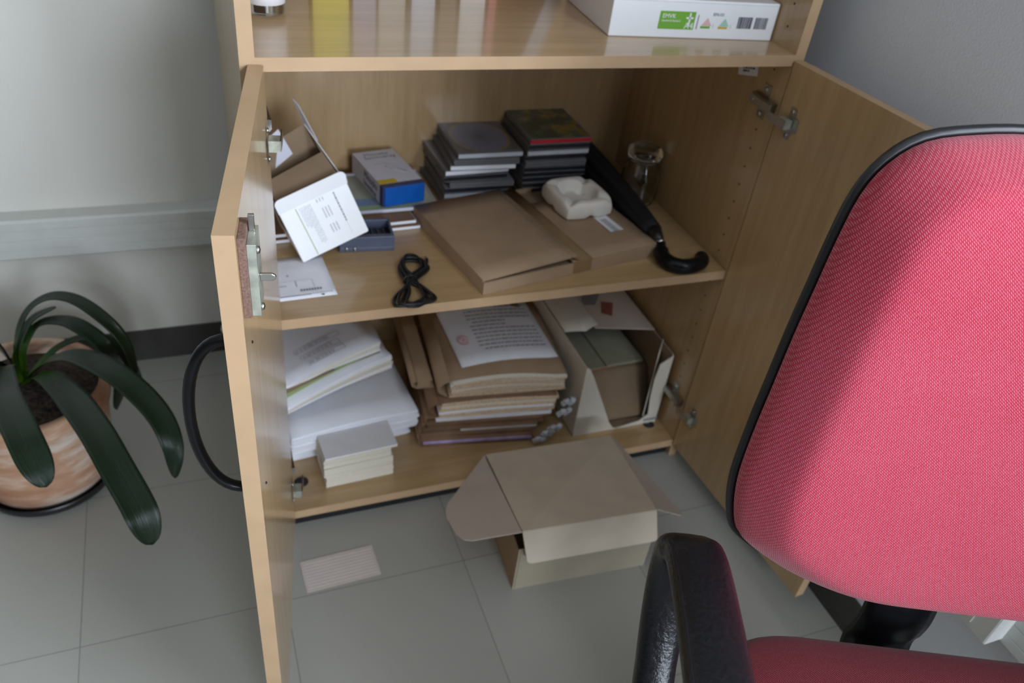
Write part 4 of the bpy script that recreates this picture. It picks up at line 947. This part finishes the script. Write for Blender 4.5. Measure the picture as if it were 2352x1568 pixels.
def wing(H0, H1, out, drop, rnd, nm='side_wing'):
    # wing hinged on H0 (rear) - H1 (front), reaching 'out' sideways; tapered rear corner, rounded front corner
    e = (H1 - H0); Le = e.length; e.normalize(); o = (Vector((out, 0, 0)) + Vector((0, 0, drop))); W_ = o.length; o.normalize()
    P = [(0, 0.002), (Le * 0.40, W_ * 0.76), (Le * 0.47, W_ * 0.90), (Le * 0.56, W_ * 0.985), (Le * 0.64, W_), (Le * 0.84, W_ * 0.94), (Le * 0.915, W_ * 0.86), (Le * 0.945, W_ * 0.75), (Le, 0)]
    if rnd: P = [(0, 0), (Le * 0.93, W_ * 0.97), (Le * 0.98, W_ * 0.95), (Le, W_ * 0.85), (Le, 0)]
    g = G(); g.prism(P, H0, e, o, 0.0014); part(nm, g, 'greycard_in', t)
wing(L0 + Vector((-0.001, 0, 0.001)), F0 + Vector((-0.001, 0, 0.001)), -0.104, -0.010, False)
wing(L1 + Vector((0.001, 0, 0.001)), F1 + Vector((0.001, 0, 0.001)), 0.062, -0.036, True)
# loose index card
t = thing('ruled_index_card', 'pale pinkish ruled index card lying on the floor tiles', 'index card', (0.065, -0.1, 0))
Tn = frame((0.0065, -0.1370, 0.0003), (0.1235, 0.0050, 0), (-0.007, 0.058, 0))
g = G(); g.box((0, 0, 0), (0.124, 0.064, 0.0005), 0, Tn); part('card', g, 'pinkcard', t)
g = G()
for k in range(9): g.box((0.004, 0.006 + k * 0.0062, 0.0005), (0.120, 0.0065 + k * 0.0062, 0.0006), 0, Tn)
part('ruled_lines', g, 'card_white', t)
# potted plant
px, py = -0.388, 0.240
t = thing('potted_plant', 'strap leaved plant in a lime streaked terracotta pot on a black saucer', 'plant', (px, py, 0))
g = G(); g.lathe([(0.001, 0.0), (0.100, 0.0), (0.108, 0.004), (0.1135, 0.022), (0.1115, 0.022), (0.105, 0.006), (0.001, 0.005)], (px, py, 0), 64); part('saucer', g, 'black_plastic', t)
g = G(); g.lathe([(0.001, 0.006), (0.092, 0.006), (0.098, 0.012), (0.108, 0.055), (0.115, 0.100), (0.1195, 0.155), (0.1215, 0.165), (0.126, 0.170), (0.128, 0.205), (0.125, 0.210), (0.116, 0.210), (0.113, 0.204), (0.110, 0.15), (0.098, 0.05)], (px, py, 0), 72); part('pot', g, 'terracotta', t)
g = G(); rs = random.Random(4)
ringv = []; 
def soilz(a, b):
    an = b * 2 * math.pi; r_ = a * 0.1125
    return Vector((px + r_ * math.cos(an), py + r_ * math.sin(an), 0.186 + 0.006 * math.sin(9 * r_ * 20 + an * 3) * a * (1 - a) * 2 + 0.006 * (1 - a)))
g.sheet(soilz, 14, 48, 0.004); part('soil', g, 'soil', t)
def strap(pts, width, lab=None, tipf=0.14, basew=0.35, roll=0.0):
    P = catmull(pts, 7); n = len(P); g = G(); uvl = g.bm.loops.layers.uv.new('UVMap')
    Ls = [0]
    for i in range(1, n): Ls.append(Ls[-1] + (P[i] - P[i - 1]).length)
    tot = Ls[-1]; NW = 8; rows = []
    side0 = None
    for i in range(n):
        tg = (P[min(i + 1, n - 1)] - P[max(i - 1, 0)]).normalized(); s = Ls[i] / tot
        sd = tg.cross(Vector((0, 0, 1)))
        if sd.length < 0.25 and side0 is not None: sd = side0 - tg * side0.dot(tg)
        sd.normalize()
        if side0 is not None: sd = (sd * 0.5 + side0 * 0.5); sd = (sd - tg * sd.dot(tg)).normalized()
        side0 = sd; nrm = sd.cross(tg).normalized()
        if roll: sd = (sd * math.cos(roll) + nrm * math.sin(roll)).normalized(); nrm = sd.cross(tg).normalized()
        w = width * (basew + (1 - basew) * min(1, s / 0.45) ** 0.8)
        if s > 1 - tipf: q = (s - (1 - tipf)) / tipf; w *= math.sqrt(max(0.002, 1 - q * q))
        row = []
        for k in range(NW + 1):
            a = (k / NW - 0.5) * 2
            row.append((P[i] + sd * (a * w / 2) + nrm * ((abs(a) ** 1.5) * w * 0.10), k / NW, s))
        rows.append((row, nrm))
    tv = [[g.bm.verts.new(p) for p, _, _ in r] for r, _ in rows]; bv = [[g.bm.verts.new(p - nr * 0.0016) for p, _, _ in r] for r, nr in rows]
    def F(vs, uvs):
        f = g.face(vs, 0, True)
        if f:
            for lp, q in zip(f.loops, uvs): lp[uvl].uv = q
    for i in range(n - 1):
        for k in range(NW):
            q = [(k / NW, rows[i][0][0][2]), ((k + 1) / NW, rows[i][0][0][2]), ((k + 1) / NW, rows[i + 1][0][0][2]), (k / NW, rows[i + 1][0][0][2])]
            F([tv[i][k], tv[i][k + 1], tv[i + 1][k + 1], tv[i + 1][k]], q); F([bv[i][k + 1], bv[i][k], bv[i + 1][k], bv[i + 1][k + 1]], [q[1], q[0], q[3], q[2]])
        for k, (a, b) in ((0, (0, 0)), (NW, (1, 1))):
            F([tv[i][k], tv[i + 1][k], bv[i + 1][k], bv[i][k]], [(k / NW, rows[i][0][0][2])] * 4)
    g.face(tv[0] + list(reversed(bv[0]))); g.face(tv[-1] + list(reversed(bv[-1])))
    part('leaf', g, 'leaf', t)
LV = __import__('json').loads('''[[[[-0.3902, 0.2688, 0.187], [-0.3537, 0.2204, 0.237], [-0.3074, 0.1263, 0.272], [-0.2644, 0.026, 0.277], [-0.2351, -0.047, 0.257], [-0.2123, -0.0964, 0.222], [-0.2016, -0.1212, 0.172]], 0.047, 0.12], [[[-0.3968, 0.2703, 0.187], [-0.4046, 0.2379, 0.252], [-0.387, 0.1207, 0.292], [-0.3551, 0.0259, 0.297], [-0.3367, -0.0242, 0.277], [-0.3263, -0.0467, 0.247]], 0.046, 0.13], [[[-0.3912, 0.2807, 0.187], [-0.3451, 0.2492, 0.242], [-0.2979, 0.2082, 0.277], [-0.2497, 0.1482, 0.292], [-0.2077, 0.0971, 0.282], [-0.1766, 0.0571, 0.252], [-0.1641, 0.0273, 0.212], [-0.1685, 0.0126, 0.162]], 0.042, 0.35], [[[-0.4012, 0.283, 0.187], [-0.3932, 0.2822, 0.252], [-0.3651, 0.2922, 0.312], [-0.3272, 0.2877, 0.342], [-0.2873, 0.2664, 0.347], [-0.2476, 0.2281, 0.332], [-0.2218, 0.2113, 0.292], [-0.2128, 0.2077, 0.222]], 0.024, 0.2], [[[-0.3945, 0.2815, 0.187], [-0.3835, 0.2933, 0.242], [-0.3531, 0.3009, 0.282], [-0.3089, 0.2728, 0.302], [-0.2732, 0.2393, 0.297], [-0.2479, 0.2193, 0.272], [-0.2329, 0.2263, 0.222], [-0.2626, 0.2567, 0.112]], 0.03, 0.2], [[[-0.3988, 0.2943, 0.187], [-0.3911, 0.3072, 0.242], [-0.3638, 0.3157, 0.282], [-0.3227, 0.3029, 0.312]], 0.024, 0.35], [[[-0.3912, 0.2807, 0.187], [-0.3397, 0.3104, 0.222], [-0.2885, 0.3046, 0.242], [-0.2489, 0.2907, 0.232], [-0.2253, 0.2745, 0.182], [-0.221, 0.2517, 0.092]], 0.022, 0.3], [[[-0.4045, 0.2837, 0.187], [-0.4246, 0.2537, 0.252], [-0.4466, 0.1984, 0.282], [-0.4814, 0.1456, 0.272], [-0.5172, 0.1126, 0.222]], 0.044, 0.15], [[[-0.4022, 0.2951, 0.187], [-0.4195, 0.2866, 0.262], [-0.4436, 0.2616, 0.302], [-0.4809, 0.2351, 0.302]], 0.036, 0.15]]''')
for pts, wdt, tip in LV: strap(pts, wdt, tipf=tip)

# ================================================================ THE CHAIR
ex = Vector((0.9165, -0.4002, 0)); Fw = Vector((-0.4002, -0.9165, 0)); CO = Vector((0.379, -0.636, 0))
def CP(lat, fwd, z): return CO + ex * lat + Fw * fwd + Vector((0, 0, z))
MID = 0.175
chair = thing('office_chair', 'red fabric swivel office chair with black looped armrests in the right foreground', 'chair', tuple(CP(MID, 0.2, 0)))
a10 = math.radians(10); upv = Vector((0, 0, math.cos(a10))) - Fw * math.sin(a10); bn = ex.cross(upv); 
if bn.dot(Fw) < 0: bn = -bn
BO = CP(0, -0.03, 0.46)
# outline of the left half, measured at the rim: (lat offset from the middle, up); mirrored for the right half
half = [(0.0, 0.060), (-0.06, 0.061), (-0.096, 0.064), (-0.130, 0.071), (-0.157, 0.082), (-0.182, 0.096), (-0.203, 0.111), (-0.217, 0.125), (-0.2245, 0.146), (-0.2290, 0.170), (-0.2300, 0.195), (-0.2275, 0.235), (-0.223, 0.279), (-0.2185, 0.325), (-0.2130, 0.368), (-0.2075, 0.410), (-0.2000, 0.448), (-0.1860, 0.474), (-0.1620, 0.493), (-0.125, 0.502), (-0.08, 0.507), (0.0, 0.509)]
out = catmull([(x, y, 0) for x, y in half], 3)
out = [(p.x, p.y) for p in out]
loop = out + [(-x, y) for x, y in reversed(out[1:-1])]
cyb = 0.27
def bp(x, y, dz): return BO + ex * (MID + x) + upv * y + bn * dz
def backshell(g, prof, m=0, ky=1.0):
    """prof: list of (inset fraction scale, height along bn)"""
    rings = []
    for sc_, dz in prof:
        sy_ = 1 - (1 - sc_) * ky; rings.append([g.bm.verts.new(bp(x * sc_, cyb + (y - cyb) * sy_, dz(x * sc_, (y - cyb) * sy_) if callable(dz) else dz)) for x, y in loop])
    k = len(loop)
    for a, b in zip(rings, rings[1:]):
        for i in range(k): g.face([a[i], a[(i + 1) % k], b[(i + 1) % k], b[i]], m, True)
    return rings
curve = lambda x, y: 0.35 * x * x           # the back wraps slightly forward at its sides
g = G(); prof = [(0.985, lambda x, y: -0.002 + curve(x, y))]
for sc_, h in ((1.0, 0.008), (0.994, 0.017), (0.972, 0.0265), (0.935, 0.0375), (0.895, 0.0485), (0.862, 0.0565), (0.835, 0.0610), (0.805, 0.0635), (0.76, 0.0655), (0.66, 0.0675), (0.50, 0.069), (0.34, 0.070), (0.16, 0.070)):
    prof.append((sc_, lambda x, y, h=h: h + curve(x, y)))
rg = backshell(g, prof, ky=0.7); g.face(rg[-1], 0, True); g.face(list(reversed(rg[0])), 0)
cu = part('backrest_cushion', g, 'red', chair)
# store the fabric's grid upright in the cushion's own plane
g = G(); P = [bp(x * 1.006, cyb + (y - cyb) * 1.006, 0.001 + curve(x, y)) for x, y in loop]; g.tube(P, 0.0046, 10, closed=True); part('edge_trim', g, 'black_plastic', chair)
g = G(); prof = [(1.0, lambda x, y: 0.0 + curve(x, y)), (1.0, lambda x, y: -0.008 + curve(x, y)), (0.94, lambda x, y: -0.022 + curve(x, y)), (0.7, lambda x, y: -0.030 + curve(x, y)), (0.3, lambda x, y: -0.034)]
rg = backshell(g, prof); g.face(rg[-1]); g.face(list(reversed(rg[0]))); part('back_shell', g, 'black_plastic', chair)
# seat
def seatloop(hw, f0, f1, rr_, n=10):
    P = []
    for cx_, cy_, a0 in ((hw - rr_, f0 + rr_, -90), (hw - rr_, f1 - rr_, 0), (-hw + rr_, f1 - rr_, 90), (-hw + rr_, f0 + rr_, 180)):
        for k in range(n + 1):
            a = math.radians(a0 + 90 * k / n); P.append((cx_ + rr_ * math.cos(a), cy_ + rr_ * math.sin(a)))
    return P
SL = seatloop(0.235, -0.018, 0.455, 0.11)
def seatrings(g, prof, m=0):
    rings = []
    for sc_, z in prof:
        rings.append([g.bm.verts.new(CP(MID + x * sc_, 0.2255 + (y - 0.2255) * sc_, z - 0.05 * max(0, (y - 0.3)) * 1.2)) for x, y in SL])
    k = len(SL)
    for a, b in zip(rings, rings[1:]):
        for i in range(k): g.face([a[i], a[(i + 1) % k], b[(i + 1) % k], b[i]], m, True)
    return rings
g = G(); rg = seatrings(g, [(0.975, 0.405), (1.0, 0.415), (1.003, 0.430), (0.99, 0.446), (0.965, 0.456), (0.92, 0.4625), (0.8, 0.467), (0.6, 0.469), (0.3, 0.470)]); g.face(rg[-1], 0, True); g.face(list(reversed(rg[0]))); part('seat_cushion', g, 'red_shaded', chair)
g = G(); rg = seatrings(g, [(0.55, 0.375), (0.93, 0.388), (1.0, 0.402), (0.99, 0.412)]); g.face(rg[0]); g.face(rg[-1]); part('seat_pan', g, 'black_plastic', chair)
# back support bar: wide bent plate from behind the backrest to under the seat
g = G(); path = [(-0.055, 0.66), (-0.062, 0.60), (-0.066, 0.545), (-0.062, 0.500), (-0.052, 0.470), (-0.048, 0.445), (-0.050, 0.420), (-0.054, 0.402), (-0.044, 0.380), (-0.010, 0.368), (0.06, 0.364), (0.14, 0.364)]
Pc = catmull([(a, b, 0) for a, b in path], 5); n = len(Pc); th = 0.006; hw = 0.038
rows = []
for i in range(n):
    tg = (Pc[min(i + 1, n - 1)] - Pc[max(0, i - 1)]).normalized(); nr = Vector((-tg.y, tg.x, 0)); r_ = []
    for s in (-1, -0.7, 0, 0.7, 1):
        off = 0.010 * (abs(s) ** 2) 
        r_.append((Pc[i] + nr * (-off), s))
    top_ = [g.bm.verts.new(CP(0.176 + s * hw, p.x, p.y)) for p, s in r_]; bot_ = [g.bm.verts.new(CP(0.176 + s * hw, (p + nr * th).x, (p + nr * th).y)) for p, s in r_]
    rows.append((top_, bot_))
for (a, b), (c, d) in zip(rows, rows[1:]):
    for k in range(4): g.face([a[k], a[k + 1], c[k + 1], c[k]], 0, True); g.face([b[k + 1], b[k], d[k], d[k + 1]], 0, True)
    g.face([a[0], c[0], d[0], b[0]]); g.face([a[4], b[4], d[4], c[4]])
g.face(rows[0][0] + list(reversed(rows[0][1]))); g.face(rows[-1][0] + list(reversed(rows[-1][1]))); part('back_support', g, 'black_handle', chair)
# looped armrests
def armrest(lat0, mirror=1):
    ctr = [(0.26, 0.668), (0.20, 0.669), (0.14, 0.669), (0.085, 0.664), (0.060, 0.650), (0.050, 0.628), (0.052, 0.598), (0.066, 0.560), (0.090, 0.520), (0.122, 0.480), (0.155, 0.442), (0.185, 0.405), (0.215, 0.375)]
    Pc = catmull([(a, b, 0) for a, b in ctr], 5); n = len(Pc); g = G(); rings = []
    for i in range(n):
        tg = (Pc[min(i + 1, n - 1)] - Pc[max(0, i - 1)]).normalized(); nr = Vector((-tg.y, tg.x, 0)); s = i / (n - 1)
        hw = 0.0235 if s < 0.35 else 0.0235 - 0.006 * min(1, (s - 0.35) / 0.3)
        ht = 0.0125 if s < 0.35 else 0.0125
        ring = []
        for k in range(20):
            a = 2 * math.pi * k / 20; ca, sa = math.cos(a), math.sin(a)
            w = math.copysign(abs(ca) ** 0.55, ca) * hw; h = math.copysign(abs(sa) ** 0.7, sa) * ht
            lat = lat0 + w * 1.0 + 0.004 * mirror * (-1) * (s if s > 0.3 else 0)
            q = Pc[i] + nr * h; ring.append(g.bm.verts.new(CP(lat + (0.0), q.x, q.y)))
        rings.append(ring)
    for a, b in zip(rings, rings[1:]):
        for k in range(20): g.face([a[k], a[(k + 1) % 20], b[(k + 1) % 20], b[k]], 0, True)
    g.face(rings[0]); g.face(rings[-1]); arm = part('armrest', g, 'vinyl', chair)
    g = G(); g.tube([CP(lat0 - mirror * 0.0205, p.x, p.y + 0.0085) for p in Pc[:24]], 0.0018, 8); part('seam', g, 'vinyl', arm)
    # front half of the loop, out of the picture: from the pad down to under the seat
    g = G(); P2 = catmull([(0.26, 0.668, 0), (0.30, 0.660, 0), (0.318, 0.635, 0), (0.312, 0.58, 0), (0.295, 0.50, 0), (0.27, 0.42, 0), (0.25, 0.375, 0)], 5)
    g.tube([CP(lat0, p.x, p.y) for p in P2], 0.0125, 12); part('armrest_front', g, 'vinyl', chair)
    g = G(); g.box((0, 0, 0), (1, 1, 1), 0, Matrix.Identity(4)); g.bm.free(); g = G()
    a = CP(lat0, 0.19, 0.376); b = CP(lat0 + mirror * 0.13, 0.19, 0.376); g.tube([a, b], 0.010, 12); part('armrest_bracket', g, 'black_handle', chair)
armrest(-0.112, 1); armrest(2 * MID + 0.112, -1)
# column and five-star base
c0 = CP(MID, 0.22, 0)
g = G(); g.lathe([(0.030, 0.075), (0.030, 0.22), (0.022, 0.221), (0.022, 0.362)], (c0.x, c0.y, 0), 24); part('gas_column', g, 'black_plastic', chair)
g = G(); g.box((-0.08, -0.07, 0.360), (0.08, 0.10, 0.378), 0, Matrix.Translation(c0) @ Matrix.Rotation(-0.41, 4, 'Z')); part('seat_mechanism', g, 'black_handle', chair)
for k in range(5):
    a = 2 * math.pi * k / 5 + 0.75; d = Vector((math.cos(a), math.sin(a), 0)); sd = Vector((-d.y, d.x, 0))
    g = G(); a0, b0 = c0 + d * 0.02, c0 + d * 0.27
    p = [a0 - sd * 0.026 + Vector((0, 0, 0.075)), a0 + sd * 0.026 + Vector((0, 0, 0.075)), b0 + sd * 0.016 + Vector((0, 0, 0.062)), b0 - sd * 0.016 + Vector((0, 0, 0.062))]
    g.hexa([p[0], p[3], p[2], p[1]] + [q + Vector((0, 0, z)) for q, z in ((p[0], 0.035), (p[3], 0.014), (p[2], 0.014), (p[1], 0.035))]); leg = part('base_leg', g, 'black_plastic', chair)
    g = G(); cc_ = c0 + d * 0.262
    for s in (-0.014, 0.014):
        g.lathe([(0.008, -0.008), (0.025, -0.008), (0.026, 0), (0.025, 0.008), (0.008, 0.008)], (0, 0, 0), 20, 0, T=Matrix.Translation(cc_ + sd * s + Vector((0, 0, 0.0265))) @ frame((0, 0, 0), d, (0, 0, 1)) @ Matrix.Identity(4))
    g.tube([cc_ - sd * 0.016 + Vector((0, 0, 0.027)), cc_ + sd * 0.016 + Vector((0, 0, 0.027))], 0.006, 10); g.tube([cc_ + Vector((0, 0, 0.03)), cc_ + Vector((0, 0, 0.066))], 0.006, 10)
    part('caster', g, 'black_plastic', leg)
for o in bpy.data.objects:
    if o.type == 'MESH' and o.name.split('.')[0] in ('backrest_cushion', 'seat_cushion'):
        # cloth coordinates in metres: across the chair and up (or along) the cushion
        uvl = o.data.uv_layers.new(name='UVMap'); bk_ = o.name.startswith('back'); mw = WM[o.name]
        for lp in o.data.loops:
            p = mw @ o.data.vertices[lp.vertex_index].co
            q = p - (BO if bk_ else CO)
            uvl.data[lp.index].uv = (q.dot(ex), q.dot(upv) if bk_ else q.dot(Fw))
